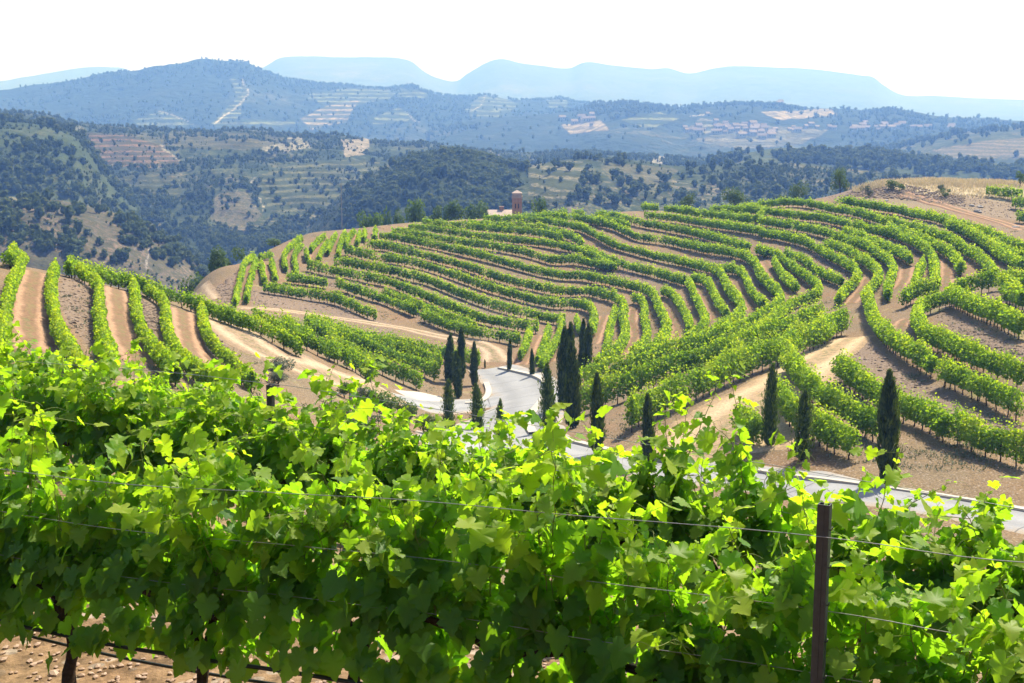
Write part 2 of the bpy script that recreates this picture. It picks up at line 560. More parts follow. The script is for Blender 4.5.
# ------------------------------------------------------------------ the near terrain (camera stands at the origin, eye height = 0)
CTRL_PX = [
    # the road
    (950, 500, 46), (1020, 520, 44), (886, 483, 48), (800, 478, 50), (700, 468, 54), (640, 455, 58), (560, 430, 68), (520, 400, 82), (500, 372, 97), (430, 402, 84), (455, 430, 72),
    # left hillock
    (-60, 390, 32), (32, 400, 30), (32, 333, 46), (36, 268, 70), (-60, 262, 70), (125, 340, 50), (118, 288, 72), (141, 366, 42), (182, 310, 70), (196, 360, 50),
    (203, 325, 66), (240, 385, 50), (255, 395, 46), (300, 430, 36), (150, 425, 28), (255, 333, 66), (303, 358, 64),
    # first track and the vine block behind it
    (210, 319, 71), (245, 345, 63), (300, 370, 63), (343, 382, 68), (395, 398, 78), (374, 384, 73), (426, 391, 84), (485, 367, 99), (340, 331, 100), (240, 309, 94), (390, 425, 53),
    # second track
    (300, 314, 104), (367, 323, 106), (440, 339, 105), (487, 347, 103), (200, 292, 112),
    # terraced hill
    (235, 304, 103), (255, 261, 128), (302, 241, 142), (370, 229, 150), (430, 224, 156), (300, 297, 114), (390, 321, 111), (450, 300, 122), (450, 260, 141),
    (540, 342, 108), (540, 300, 127), (550, 260, 146), (560, 218, 166), (500, 219, 164), (598, 352, 98), (640, 330, 107), (660, 290, 126), (680, 250, 146), (690, 213, 166), (620, 212, 167),
    (635, 430, 62), (700, 401, 66), (760, 375, 70), (860, 338, 80), (690, 455, 56), (580, 418, 72),
    (740, 330, 92), (720, 300, 110), (760, 280, 116), (760, 240, 137), (770, 206, 156),
    (830, 300, 100), (850, 260, 116), (850, 230, 132), (850, 206, 146), (920, 290, 95), (930, 250, 111), (930, 224, 126),
    (960, 218, 130), (1020, 232, 124), (830, 200, 154), (905, 180.5, 156), (960, 180, 157), (1010, 181, 157), (1080, 181, 157),
    # right block
    (1020, 310, 76), (1020, 350, 65), (869, 345, 76), (934, 384, 64), (1024, 421, 56), (961, 315, 80), (840, 380, 66), (871, 409, 60), (1010, 478, 48), (786, 426, 56), (837, 464, 50), (1020, 262, 100),
    (1090, 320, 74), (1090, 440, 54),
]
CTRL_XYZ = [
    # terrace under the camera and the two nearest trellis rows
    (0, 0, -1.65), (-3, 0, -1.65), (3, 0, -1.7), (0, 1.8, -1.75), (-4, 2.5, -1.9), (3, 1.6, -1.8),
    (-9, 11.4, -3.55), (-8, 15.5, -3.85), (-5, 13, -3.95), (-10, 22, -5.0), (-4, 19, -5.4),
    (0, 13, -5.0), (4, 11, -5.2), (8, 14, -6.8), (4, 24, -9.2), (10, 30, -11.2), (0, 24, -8.3), (0, 40, -11.4), (-5, 30, -8.6), (14, 22, -9.5), (18, 34, -12.5), (-20, 24, -5.2),
    # beyond the crests
    (-32, 92, -15), (-34, 130, -38), (-48, 80, -11), (-70, 110, -30), (-50, 150, -46),
    (-38, 150, -34), (-28, 175, -32), (-45, 190, -55), (-10, 190, -17), (5, 200, -18), (20, 200, -16), (40, 195, -15), (0, 245, -48), (25, 245, -46), (-25, 240, -55), (50, 240, -44),
    (50, 172, -9.5), (60, 178, -11), (75, 178, -12), (60, 240, -40), (90, 240, -40), (90, 130, -9), (80, 80, -12), (60, 45, -13), (-50, 40, -7.5), (-80, 60, -12), (120, 180, -20),
]
# rows A (nearest) and B of trellised vines: (pixel x, pixel y of the ground, distance)
ROW_A = [unproj(0, 690, 7.6), unproj(820, 872, 5.05)]
A0, A1 = [np.array(p) for p in ROW_A]
DIR_A = (A1 - A0)[:2] / np.linalg.norm((A1 - A0)[:2])
PERP_A = np.array([-DIR_A[1], DIR_A[0]])
if PERP_A[1] < 0:
    PERP_A = -PERP_A


def row_pt(off, s):
    return A0[:2] + PERP_A * off + DIR_A * s


for s_, z_ in ((-3, -3.36), (0, A0[2]), (2.5, -3.2), (5, A1[2]), (7.5, -3.05)):
    p_ = row_pt(0, s_)
    CTRL_XYZ.append((p_[0], p_[1], z_))
for s_, z_ in ((-3, -3.5), (0, -3.5), (2.5, -3.55), (5, -3.65), (7.5, -3.85)):
    p_ = row_pt(2.9, s_)
    CTRL_XYZ.append((p_[0], p_[1], z_))

KD = 1.4        # the middle distance, in units of the first estimate
CTRL_XYZ = [tuple(q * (KD if p[1] >= 22 else 1.0) for q in p) for p in CTRL_XYZ]
cp = [tuple(unproj(a, b, c * KD)) for a, b, c in CTRL_PX] + CTRL_XYZ
# the cut earth bank under the plateau
cp += [tuple(unproj(a, b, c)) for a, b, c in ((845, 197, 214), (870, 197, 208), (895, 198, 206), (925, 202, 203), (955, 208, 199), (985, 214, 196), (1020, 222, 192),
                                               (850, 192, 218), (872, 184, 214), (897, 181.5, 212), (927, 183, 210), (957, 188, 207), (987, 193, 205), (1022, 200, 203), (957, 182, 213), (1000, 183, 212))]
# just behind the crest the ground falls away
cp += [tuple(unproj(a, b, c)) for a, b, c in ((190, 306, 172), (240, 284, 200), (300, 256, 224), (370, 243, 236), (430, 234, 248), (500, 231, 258), (560, 229, 260), (620, 224, 262), (690, 223, 262), (770, 214, 252), (820, 208, 250))]
CP = np.array(cp, float)


def tps_k(r2):
    return 0.5 * r2 * np.log(r2 + 1e-6)


def warp(x, y):
    """compress distance so that near detail and far detail weigh alike"""
    r = np.sqrt(x * x + y * y) + 1e-9
    k = np.log1p(r / 12.0) * 12.0 / r
    return x * k, y * k


def tps_fit(P, lam):
    wx, wy = warp(P[:, 0], P[:, 1])
    n = len(P)
    A = tps_k((wx[:, None] - wx[None]) ** 2 + (wy[:, None] - wy[None]) ** 2) + lam * np.eye(n)
    Q = np.stack([np.ones(n), wx, wy], 1)
    Mx = np.block([[A, Q], [Q.T, np.zeros((3, 3))]])
    sol = np.linalg.solve(Mx, np.concatenate([P[:, 2], np.zeros(3)]))
    return wx, wy, sol[:n], sol[n:]


TW = tps_fit(CP, 0.2)
FLOOR = -115.0


def H(x, y):
    """height of the near ground"""
    x = np.asarray(x, float)
    y = np.asarray(y, float)
    shp = x.shape
    x, y = x.ravel(), y.ravel()
    out = np.empty(len(x))
    wx, wy, w, c = TW
    for i in range(0, len(x), 20000):
        u, v = warp(x[i:i + 20000], y[i:i + 20000])
        k = tps_k((u[:, None] - wx[None]) ** 2 + (v[:, None] - wy[None]) ** 2)
        out[i:i + 20000] = k @ w + c[0] + c[1] * u + c[2] * v
    r = np.sqrt(x * x + y * y)
    amp = np.clip((r - 18) / 50, 0, 1)
    out += 0.14 * amp * fbm(x / 7.0, y / 7.0, 3, 2)
    out += 0.05 * np.clip((16 - r) / 8, 0, 1) * fbm(x * 1.7, y * 1.7, 5, 3)
    t = np.clip((r - 290) / 90, 0, 1)
    t = t * t * (3 - 2 * t)
    out = np.clip(out, FLOOR, 30)
    back = np.clip((-y - 4) / 20, 0, 1)
    out = out * (1 - back) + (-1.65) * back
    side = np.clip((np.abs(np.arctan2(x, np.maximum(y, 1e-3))) - 0.62) / 0.3, 0, 1) * (y > -4)
    out = out * (1 - side) + np.interp(r, [0, 4, 56, 168, 420], [-1.7, -2.2, -14, -19, -85]) * side
    out = out * (1 - t) + FLOOR * t
    return out.reshape(shp)


def hit(px, py, lift=0.0, ymax=300.0):
    """where the line of sight through a pixel meets the ground raised by lift; NaN on a miss"""
    d = ray(np.atleast_1d(px), np.atleast_1d(py))
    Ys = np.geomspace(8.0, ymax, 460)
    P = d[:, None, :] * (Ys[None, :] / d[:, 1:2])[..., None]
    g = P[..., 2] - (H(P[..., 0], P[..., 1]) + lift)
    res = np.full((len(d), 3), np.nan)
    for i in range(len(d)):
        k = np.where(g[i] <= 0)[0]
        if len(k) and k[0] > 0:
            a, b = g[i, k[0] - 1], g[i, k[0]]
            t = a / (a - b)
            res[i] = P[i, k[0] - 1] * (1 - t) + P[i, k[0]] * t
    return res


def smooth_line(P, step):
    """Catmull-Rom through the points, resampled at an even step"""
    P = np.asarray(P, float)
    if len(P) < 2:
        return P
    E = np.concatenate([[2 * P[0] - P[1]], P, [2 * P[-1] - P[-2]]])
    out = []
    for i in range(1, len(E) - 2):
        p0, p1, p2, p3 = E[i - 1:i + 3]
        t = np.linspace(0, 1, 24, endpoint=False)[:, None]
        out.append(0.5 * (2 * p1 + (p2 - p0) * t + (2 * p0 - 5 * p1 + 4 * p2 - p3) * t ** 2 + (3 * p1 - p0 - 3 * p2 + p3) * t ** 3))
    L = np.concatenate(out + [P[-1:]])
    s = np.concatenate([[0], np.cumsum(np.linalg.norm(np.diff(L, axis=0), axis=1))])
    q = np.arange(0, s[-1], step)
    if len(q) < 2:
        q = np.array([0, s[-1]])
    return np.stack([np.interp(q, s, L[:, j]) for j in range(L.shape[1])], 1)


TILES = {'T1': (0, 235), 'T2': (190, 205), 'T3': (380, 195), 'T4': (570, 190), 'T5': (760, 170), 'T6': (824, 170), 'T7': (824, 290), 'T8': (824, 370),
         'U1': (190, 290), 'U2': (330, 310), 'U3': (500, 270), 'U4': (650, 260), 'U5': (560, 340), 'U6': (700, 340), 'U7': (0, 300), 'U8': (100, 320)}


def path_px(spec):
    """'T1 110,90 115,150 U7 10,190' -> list of photo pixels (tile origin + offset/5.095); 'I' = plain pixels"""
    out, t = [], 'I'
    for w in spec.split():
        if w in TILES or w == 'I':
            t = w
            continue
        a, b = map(float, w.split(','))
        out.append((a, b) if t == 'I' else (TILES[t][0] + a / 5.095, TILES[t][1] + b / 5.095))
    return out


BANKS = ['T7 90,330 215,235 400,400 560,490 800,610 1030,720 1030,800 800,690 640,640 560,610 330,480 150,370',
         'T7 545,130 640,85 700,130 860,235 1030,295 1030,380 900,350 760,290 640,200', 'T7 850,0 1030,90 1030,150 900,100 760,40',
         'T2 300,430 380,432 560,455 760,510 960,585 1030,600 1030,700 900,600 700,555 500,530 330,512 290,480', 'T2 130,420 240,340 225,470 215,505 140,490',
         'T2 320,548 600,585 900,645 1100,690 1100,720 800,650 560,610', 'T1 310,200 440,235 490,290 470,450 505,560 440,560 350,450 290,330', 'T1 715,320 825,390 815,480 770,510 720,400',
         'U1 95,190 200,310 240,350 180,330 120,250', 'T6 -40,120 100,80 200,60 400,75 560,110 700,140 760,180 640,175 400,145 150,150 -40,140', 'T6 560,110 900,140 1030,200 1030,260 800,230 600,160',
         'T2 640,395 745,400 940,465 1030,500 1030,520 850,450', 'T3 180,590 240,620 420,680 560,700 500,720 200,650', 'T4 100,395 330,420 420,470 380,480 250,440 100,420', 'T4 640,350 820,345 920,400 850,390 720,370',
         'T5 80,370 300,420 470,540 400,540 250,440', 'T5 530,330 720,380 860,450 800,440 640,370', 'U6 560,150 700,130 900,260 1000,330 920,330 700,270 620,210']


def bank_mask(V):
    px, py = project(V)
    r = np.hypot(V[:, 0], V[:, 1])
    jx = px + 3 * fbm(V[:, 0] / 1.5, V[:, 1] / 1.5, 61, 3)
    jy = py + 2 * fbm(V[:, 0] / 1.5, V[:, 1] / 1.5, 63, 3)
    m = np.zeros(len(V))
    for sp in BANKS:
        m = np.maximum(m, inside(jx, jy, path_px(sp)) & (V[:, 1] > 40) & (r < 290))
    return m


def ground_sheet():
    az = np.concatenate([np.linspace(-math.pi, -0.66, 40, endpoint=False), np.linspace(-0.66, -0.46, 40, endpoint=False), np.linspace(-0.46, 0.46, 520, endpoint=False),
                         np.linspace(0.46, 0.66, 40, endpoint=False), np.linspace(0.66, math.pi, 40, endpoint=False)])
    rr = np.concatenate([np.geomspace(0.4, 400, 600), np.geomspace(420, 16000, 24)])
    A, R = np.meshgrid(az, rr)
    X, Y = R * np.sin(A), R * np.cos(A)
    Z = H(X, Y)
    n, k = R.shape
    V = np.stack([X, Y, Z], -1).reshape(-1, 3)
    i = np.arange(n - 1)[:, None] * k
    j = np.arange(k)[None]
    j2 = (j + 1) % k
    Fq = np.stack([i + j, i + j2, i + k + j2, i + k + j], -1).reshape(-1, 4)
    V = np.concatenate([V, [[0, 0, H(np.array([0.0]), np.array([0.0]))[0]]]])
    F3 = np.stack([np.arange(k), np.full(k, len(V) - 1), (np.arange(k) + 1) % k], -1)
    px, py = project(V)
    r = np.hypot(V[:, 0], V[:, 1])
    plat = inside(px, py, [(850, 183), (880, 176), (1100, 170), (1100, 196), (1000, 200), (960, 193), (900, 190)]) & (r > 165) & (r < 270)
    dry = plat * 0.9 + (r > 206) * (r < 290) * (px > 860) * 0.2
    valley = np.clip((r - 280) / 60, 0, 1)
    nose = ((V[:, 0] < -28) & (r > 119) & (py < 250)) * 0.8
    valley = np.clip(np.maximum(valley, nose * (V[:, 2] < -23)), 0, 1)
    return tag(build('ground', V, [Fq, F3], M['ground'], attrs={'dry': np.clip(dry, 0, 1), 'valley': valley, 'bank': bank_mask(V)}, smooth=True), kind='structure')


def inside(px, py, poly):
    px, py = np.asarray(px), np.asarray(py)
    r = np.zeros(px.shape, bool)
    n = len(poly)
    for i in range(n):
        (x1, y1), (x2, y2) = poly[i], poly[(i + 1) % n]
        c = ((y1 > py) != (y2 > py)) & (px < (x2 - x1) * (py - y1) / (y2 - y1 + 1e-12) + x1)
        r ^= c
    return r


ground_sheet()


LANES = []


def strip(name, P, width, mat, lift=0.05, kind='structure', nc=9, thick=0.0, step=0.5):
    """a sheet of the given width laid along a line on the ground"""
    L = smooth_line(np.asarray(P)[:, :2], step)
    tan = np.gradient(L, axis=0)
    tan /= np.linalg.norm(tan, axis=1)[:, None] + 1e-9
    nrm = np.stack([tan[:, 1], -tan[:, 0]], 1)
    s = np.concatenate([[0], np.cumsum(np.linalg.norm(np.diff(L, axis=0), axis=1))])
    w = np.interp(s, np.linspace(0, s[-1], len(np.atleast_1d(width))), np.atleast_1d(width)) if np.ndim(width) else np.full(len(s), width)
    w = w * 1.25
    LANES.append((L, w))
    rag = 1 + 0.10 * vnoise(s / 1.7, s * 0 + 3.3, 9)
    u = np.linspace(-0.5, 0.5, nc)
    XY = L[:, None] + nrm[:, None] * (u[None, :, None] * (w * rag)[:, None, None])
    Z = H(XY[..., 0], XY[..., 1]) + lift
    if thick == 0:
        Z[:, 0] -= lift * 1.6
        Z[:, -1] -= lift * 1.6
    Z[0] -= lift + 0.08
    Z[-1] -= lift + 0.08
    V = np.concatenate([XY, Z[..., None]], -1).reshape(-1, 3)
    n = len(L)
    i = np.arange(n - 1)[:, None] * nc
    j = np.arange(nc - 1)[None]
    F = np.stack([i + j, i + j + 1, i + nc + j + 1, i + nc + j], -1).reshape(-1, 4)
    uv = np.stack([np.broadcast_to(u + 0.5, (n, nc)), np.broadcast_to(s[:, None], (n, nc))], -1).reshape(-1, 2)
    o = build(name, V, F, mat, uv=uv, smooth=True)
    return tag(o, kind=kind)


def on_ground(spec, lift):
    px = np.array(path_px(spec))
    # densify in the picture first so that the line follows the ground between the points
    L = smooth_line(px, 4.0)
    P = hit(L[:, 0], L[:, 1], lift)
    P = P[~np.isnan(P[:, 0])]
    if len(P) < 2:
        return P
    # drop jumps over a crest
    keep = [0]
    for i in range(1, len(P)):
        if np.linalg.norm(P[i] - P[keep[-1]]) < 19:
            keep.append(i)
    P = P[keep]
    k = np.ones(5) / 5
    if len(P) > 6:
        Q = P.copy()
        for c in range(2):
            pad = np.pad(P[:, c], 2, mode='reflect', reflect_type='odd')
            Q[:, c] = np.convolve(pad, k, 'valid')
        P = Q
    return P


# dirt tracks
strip('dirt_track', on_ground('I 197,290 203,295 210,302', 0), 2.6, M['track'], 0.07)
strip('dirt_track', on_ground('I 208,317 220,323 233,331 252,345 275,358 300,369 343,381 372,389 398,398', 0), [3.0, 3.4, 4.2, 4.4, 4.2, 3.6], M['track'], 0.09)
strip('dirt_track', on_ground('I 236,308 262,309 300,313 340,319 367,323 400,328 440,337 468,341 487,347 496,356 497,368', 0), [1.6, 1.8, 2.0, 2.2, 2.6, 3.4], M['track'], 0.08)
strip('dirt_track', on_ground('I 700,462 720,440 750,410 790,380 825,355 855,337', 0), [12.0, 9.0, 6.4, 5.0, 4.2, 3.4], M['sand'], 0.07)
strip('dirt_track', on_ground('I 900,193 935,203 970,214 1000,222 1030,231', 0), 2.6, M['tread'], 0.08)
TREADS = [
    'T1 190,170 165,260 150,380 150,500 165,610', 'T1 590,275 600,340 610,440 640,540 720,660', 'T1 930,385 940,470 960,560 1000,640',
    'T2 320,290 280,370 260,450 262,510', 'T2 390,285 405,350 410,400', 'T2 540,215 500,270 515,340', 'T2 690,180 640,250 620,300', 'T2 760,160 730,220 720,265',
    'T2 830,145 815,205', 'T2 915,140 905,190',
    'U3 530,230 500,310 470,400', 'U3 690,190 665,260 700,330 640,410 590,470', 'U3 840,160 890,250 910,330 850,400', 'U3 190,330 140,430 100,500', 'U3 330,290 290,420 240,480',
    'U4 430,100 480,190 530,265', 'U4 250,140 310,240 335,315', 'U4 590,10 640,100 710,190 695,240', 'U4 850,240 790,290', 'U4 620,315 560,345', 'U4 900,120 930,140',
    'T5 20,460 80,560 150,640', 'T5 560,540 500,640 450,690', 'T5 745,500 740,560 690,620', 'T5 950,450 960,520 940,600', 'T7 440,140 400,170 390,200',
]
for sp in TREADS:
    g = on_ground(sp, 0)
    if len(g) > 2:
        strip('terrace_track', g, 2.0, M['tread'], 0.06, nc=7)

# the concrete road with its pale kerbs and the pad beside it
RD = on_ground('I 494,366 508,376 524,388 532,400 522,414 505,432', 0)
road_px = 'I 490,368 512,379 528,392 531,406 522,420 527,438 560,450 610,462 680,472 760,480 850,492 940,506 1030,522 1090,534'
RL = on_ground(road_px, 0)
strip('road', RL, [5.0, 5.6, 6.0, 5.4, 4.3, 3.7, 3.5, 3.5], M['road'], 0.10, nc=9)
strip('road', on_ground('I 520,398 480,404 440,408 405,402', 0), [6.5, 5.5, 4.2, 3.2], M['road'], 0.096, nc=9)
strip('road', on_ground('I 523,404 500,425 480,445 470,460', 0), [6.0, 6.5, 6.0], M['road'], 0.092, nc=9)


def kerb(px, w=0.45, h=0.13):
    w *= 1.15
    P = on_ground(px, 0)
    L = smooth_line(P[:, :2], 0.5)
    tan = np.gradient(L, axis=0)
    tan /= np.linalg.norm(tan, axis=1)[:, None] + 1e-9
    nrm = np.stack([tan[:, 1], -tan[:, 0]], 1)
    a, b = L + nrm * w / 2, L - nrm * w / 2
    za = H(a[:, 0], a[:, 1])
    zb = H(b[:, 0], b[:, 1])
    zt = np.maximum(za, zb) + 0.10 + h
    n = len(L)
    V = np.concatenate([np.c_[a, za - 0.1], np.c_[a, zt], np.c_[b, zt], np.c_[b, zb - 0.1]])
    F = []
    for q in range(n - 1):
        for r0 in range(3):
            F.append((r0 * n + q, r0 * n + q + 1, (r0 + 1) * n + q + 1, (r0 + 1) * n + q))
    return tag(build('kerb', V, np.array(F), M['kerb']), kind='structure')


kerb('I 500,369 520,373 540,379 549,387 547,397 538,408 529,418 528,428 535,437', 0.6, 0.1)
kerb('I 486,384 490,391 488,399 478,404 460,404', 0.5, 0.1)
kerb('I 560,440 600,450 640,459 690,466', 0.5)
kerb('I 745,471 800,479 860,486 930,496 1000,508 1060,519', 0.35, 0.08)
strip('pavement', on_ground('I 405,396 430,398 455,402', 0), 2.6, M['kerb'], 0.14, nc=5)

# ------------------------------------------------------------------ hills, far to near
HILLS = {}


def hill(name, crest, D, D0, zfoot, mat, fields=(), p=1.0, amp=0.10, nscale=None, cols=420, rows=120, backlen=0.35, seed=0, rough=0.012, Dvar=0.0):
    crest = np.array(crest, float)
    px = np.linspace(crest[0, 0], crest[-1, 0], cols)
    # smooth the traced skyline a little
    fine = smooth_line(crest, 3.0)
    pyc = np.interp(px, fine[:, 0], fine[:, 1])
    t = np.concatenate([np.linspace(0, 1, rows), np.linspace(1, 1 + backlen, rows // 5)[1:]])
    T, PX = np.meshgrid(t, px, indexing='ij')
    PYC = np.broadcast_to(pyc, T.shape)
    d = ray(PX, PYC)
    dx = d[..., 0] / d[..., 1]
    dz = d[..., 2] / d[..., 1]
    Dc = D * (1 + Dvar * np.sin(PX / 90.0 + seed))
    Yd = D0 + (Dc - D0) * T
    ns = nscale or D / 9.0
    x = dx * Yd
    y = Yd
    zc = dz * Dc
    tt = np.clip(T, 0, 1)
    prof = np.sin(tt * math.pi / 2) ** p if p != 1.0 else tt
    z = zfoot + (zc - zfoot) * prof
    hgt = np.abs(zc - zfoot)
    z = z + amp * hgt * fbm(x / ns, y / ns, seed, 5) * np.sin(np.clip(tt, 0, 1) * math.pi) ** 0.6
    z = z + rough * hgt * fbm(x / (ns * 0.12), y / (ns * 0.12), seed + 40, 3) * (0.3 + 0.7 * np.sin(tt * math.pi))
    z = z - np.where(T > 1, (T - 1) / backlen, 0) ** 1.3 * hgt * 0.8
    V = np.stack([x, y, z], -1)
    n, k = T.shape
    i = np.arange(n - 1)[:, None] * k
    j = np.arange(k - 1)[None]
    Fq = np.stack([i + j, i + j + 1, i + k + j + 1, i + k + j], -1).reshape(-1, 4)
    qx, qy = project(V)
    fc = np.zeros((n, k, 4))
    st = np.zeros((n, k))
    for poly, rgb, s in fields:
        jx = qx + 1.5 * fbm(qx / 9, qy / 6, 5, 2)
        jy = qy + 1.0 * fbm(qx / 9, qy / 6, 8, 2)
        if poly[0] == 'line':
            w = poly[1]
            L = smooth_line(np.array(poly[2:], float), 2.0)
            dm = np.full((n, k), 1e9)
            for a in range(len(L)):
                dm = np.minimum(dm, (jx - L[a, 0]) ** 2 + (1.6 * (jy - L[a, 1])) ** 2)
            m = dm < w * w
        else:
            m = inside(jx, jy, poly)
        fc[m] = (*((1.1 if D > 2000 else 0.8) * np.array(rgb)), 0.92 if D > 2000 else 0.8)
        st[m] = s
    o = build(name, V.reshape(-1, 3), Fq, mat, attrs={'stripe': st.ravel()}, cols={'field': fc.reshape(-1, 4)}, smooth=True)
    tag(o, kind='structure')
    HILLS[name] = HILLS.get(name, []) + [(V, qx, qy, n, k, fc[..., 3])]
    return V, qx, qy, fc[..., 3]


FOR, SCR, BAR = (0.022, 0.032, 0.014), (0.085, 0.085, 0.045), (0.21, 0.165, 0.115)
M['mtn'] = mat_hill('far_mountain', (0.05, 0.06, 0.04), (0.10, 0.10, 0.08), (0.16, 0.15, 0.12), 1 / 900.0, bump=20)
M['blue'] = mat_hill('blue_hills', (0.018, 0.028, 0.014), (0.055, 0.062, 0.034), (0.17, 0.16, 0.10), 1 / 330.0, (0.50, 0.60), 9.0, 12)
M['scrub'] = mat_hill('scrub_hills', FOR, (0.085, 0.095, 0.045), (0.17, 0.14, 0.09), 1 / 60.0, (0.36, 0.50), 3.2, 1.5)
M['brown'] = mat_hill('brown_slope', (0.05, 0.05, 0.028), (0.115, 0.09, 0.062), (0.17, 0.125, 0.09), 1 / 26.0, (0.30, 0.45), 3.0, 0.8)
M['pine'] = mat_hill('pine_slope', (0.035, 0.048, 0.022), (0.085, 0.09, 0.045), (0.15, 0.125, 0.075), 1 / 60.0, (0.45, 0.62), 5.0, 1.5)

hill('mountain', [(-120, 84), (-60, 83), (0, 81), (20, 78), (55, 72), (90, 67), (112, 67), (128, 70), (150, 80), (200, 95)], 7600, 4300, -112, M['mtn'], seed=3, amp=0.10, rough=0.03, cols=200, rows=60)
hill('mountain', [(180, 100), (240, 80), (265, 66), (280, 58), (300, 56), (350, 57), (395, 58), (412, 62), (425, 72), (440, 79), (456, 81), (468, 73), (484, 64), (500, 59), (520, 63), (545, 66), (558, 68), (570, 68),
                  (586, 62), (610, 65), (650, 69), (668, 68), (690, 73), (715, 68), (735, 66), (775, 67), (820, 70), (860, 75), (873, 77), (885, 86), (903, 95), (935, 96), (1000, 99), (1060, 100), (1150, 98)],
     7000, 3900, -112, M['mtn'], seed=11, amp=0.10, rough=0.03, cols=500, rows=80)
GRN, TAN, PAL, RED = (0.16, 0.17, 0.07), (0.33, 0.25, 0.15), (0.42, 0.36, 0.26), (0.26, 0.15, 0.10)
hill('hills', [(a_, b_ + 4) for a_, b_ in [(-120, 95), (-60, 90), (0, 90), (40, 84), (75, 79), (110, 73), (135, 71), (150, 68), (180, 65), (200, 62), (225, 63), (245, 64), (262, 71), (285, 78), (310, 82), (345, 85), (385, 88), (400, 86), (415, 85), (430, 91),
               (455, 95), (485, 93), (510, 97), (545, 97), (560, 95), (580, 99), (640, 105), (700, 112), (780, 122)]],
     3300, 2000, -110, M['blue'],
     [([(230, 78), (243, 82), (250, 92), (243, 105), (240, 118), (300, 122), (285, 127), (208, 127), (222, 112), (236, 98)], GRN, 1.0),
      ([(133, 120), (160, 111), (178, 118), (200, 127), (140, 127)], GRN, 1.0),
      ([(300, 95), (345, 88), (400, 90), (390, 98), (330, 110)], GRN, 1.0), ([(300, 118), (330, 105), (360, 100), (345, 122), (310, 130)], TAN, 1.0),
      ([(375, 116), (400, 107), (412, 118), (400, 124), (372, 124)], GRN, 1.0), ([(465, 108), (480, 96), (500, 97), (520, 104), (500, 118), (470, 117)], GRN, 1.0),
      ([(400, 88), (430, 93), (425, 98), (395, 97)], GRN, 1.0),
      ([(545, 100), (570, 100), (565, 108), (550, 108)], GRN, 1.0), ([(545, 118), (580, 115), (590, 124), (550, 130)], GRN, 1.0),
      (['line', 1.3, (243, 80), (248, 93), (240, 104), (225, 115), (214, 124)], PAL, 0), (['line', 1.0, (160, 111), (175, 116), (190, 122)], PAL, 0),
      (['line', 0.9, (486, 96), (480, 106), (468, 113)], PAL, 0), (['line', 0.9, (406, 112), (415, 120), (422, 122)], PAL, 0)],
     p=0.9, amp=0.16, nscale=420, seed=21, rough=0.03, cols=640, rows=170)
hill('hills', [(430, 128), (470, 120), (520, 116), (570, 112), (600, 103), (640, 103), (680, 107), (700, 105), (740, 103), (775, 104), (800, 108), (850, 109), (870, 111), (890, 109), (915, 112), (945, 117), (985, 118), (1024, 121), (1120, 122)],
     2500, 1500, -112, M['blue'],
     [([(680, 135), (700, 118), (725, 122), (715, 135)], (0.2, 0.18, 0.11), 1.0), ([(690, 140), (760, 125), (830, 130), (800, 145), (740, 150)], (0.17, 0.15, 0.09), 0.6),
      ([(620, 120), (660, 112), (680, 118), (650, 130)], GRN, 1.0), ([(760, 112), (830, 109), (840, 116), (780, 120)], TAN, 0.3), ([(560, 125), (600, 120), (610, 130), (570, 134)], TAN, 0.3),
      (['line', 1.0, (690, 116), (712, 114)], PAL, 0)],
     p=0.9, amp=0.12, nscale=300, seed=33, rough=0.03, cols=560, rows=150)
hill('hills', [(800, 160), (850, 152), (900, 145), (940, 136), (980, 130), (1024, 126), (1100, 120)], 1600, 1000, -110, M['scrub'],
     [([(930, 150), (990, 140), (1100, 135), (1100, 155), (960, 160)], TAN, 0.6)], p=0.9, amp=0.1, seed=41, cols=240, rows=90)
hill('hills', [(-120, 118), (-40, 118), (0, 117), (45, 118), (80, 125), (110, 128), (150, 129), (200, 131), (250, 130), (300, 133), (345, 135), (380, 141), (430, 143), (470, 148), (520, 152), (600, 152), (660, 156), (740, 160), (800, 165)],
     1200, 520, -118, M['scrub'],
     [([(86, 133), (155, 135), (165, 148), (184, 163), (165, 168), (110, 167), (98, 155)], RED, 0.85), (['line', 1.2, (153, 136), (163, 148), (183, 162)], PAL, 0), (['line', 0.9, (105, 167), (125, 163), (160, 168)], PAL, 0),
      ([(252, 178), (290, 165), (345, 160), (380, 160), (378, 176), (340, 195), (330, 212), (270, 212), (262, 195)], (0.17, 0.16, 0.075), 1.0),
      (['line', 1.3, (254, 178), (250, 190), (262, 203), (263, 212)], PAL, 0), (['line', 1.0, (236, 185), (242, 200), (258, 206)], PAL, 0),
      ([(258, 150), (280, 140), (300, 135), (312, 148), (285, 152)], PAL, 0.2), ([(340, 140), (372, 138), (365, 155), (345, 157)], (0.46, 0.36, 0.27), 0.2),
      ([(120, 133), (240, 133), (300, 140), (250, 150), (170, 148)], (0.15, 0.13, 0.07), 0.5), ([(90, 178), (150, 173), (190, 180), (180, 195), (110, 190)], (0.13, 0.13, 0.06), 0.7),
      ([(215, 195), (245, 190), (262, 215), (240, 235), (210, 220)], (0.2, 0.16, 0.10), 0.2),
      (['line', 1.0, (455, 142), (485, 146), (494, 156)], PAL, 0), ([(655, 150), (668, 156), (660, 168), (650, 165)], PAL, 0)],
     p=0.85, amp=0.13, nscale=110, seed=51, cols=560, rows=220, rough=0.02)
hill('hills', [(-120, 118), (-40, 119), (0, 120), (40, 123), (72, 128), (85, 140), (98, 158), (112, 175), (140, 200)], 800, 500, -118, M['pine'], p=0.85, amp=0.1, seed=61, cols=160, rows=90)
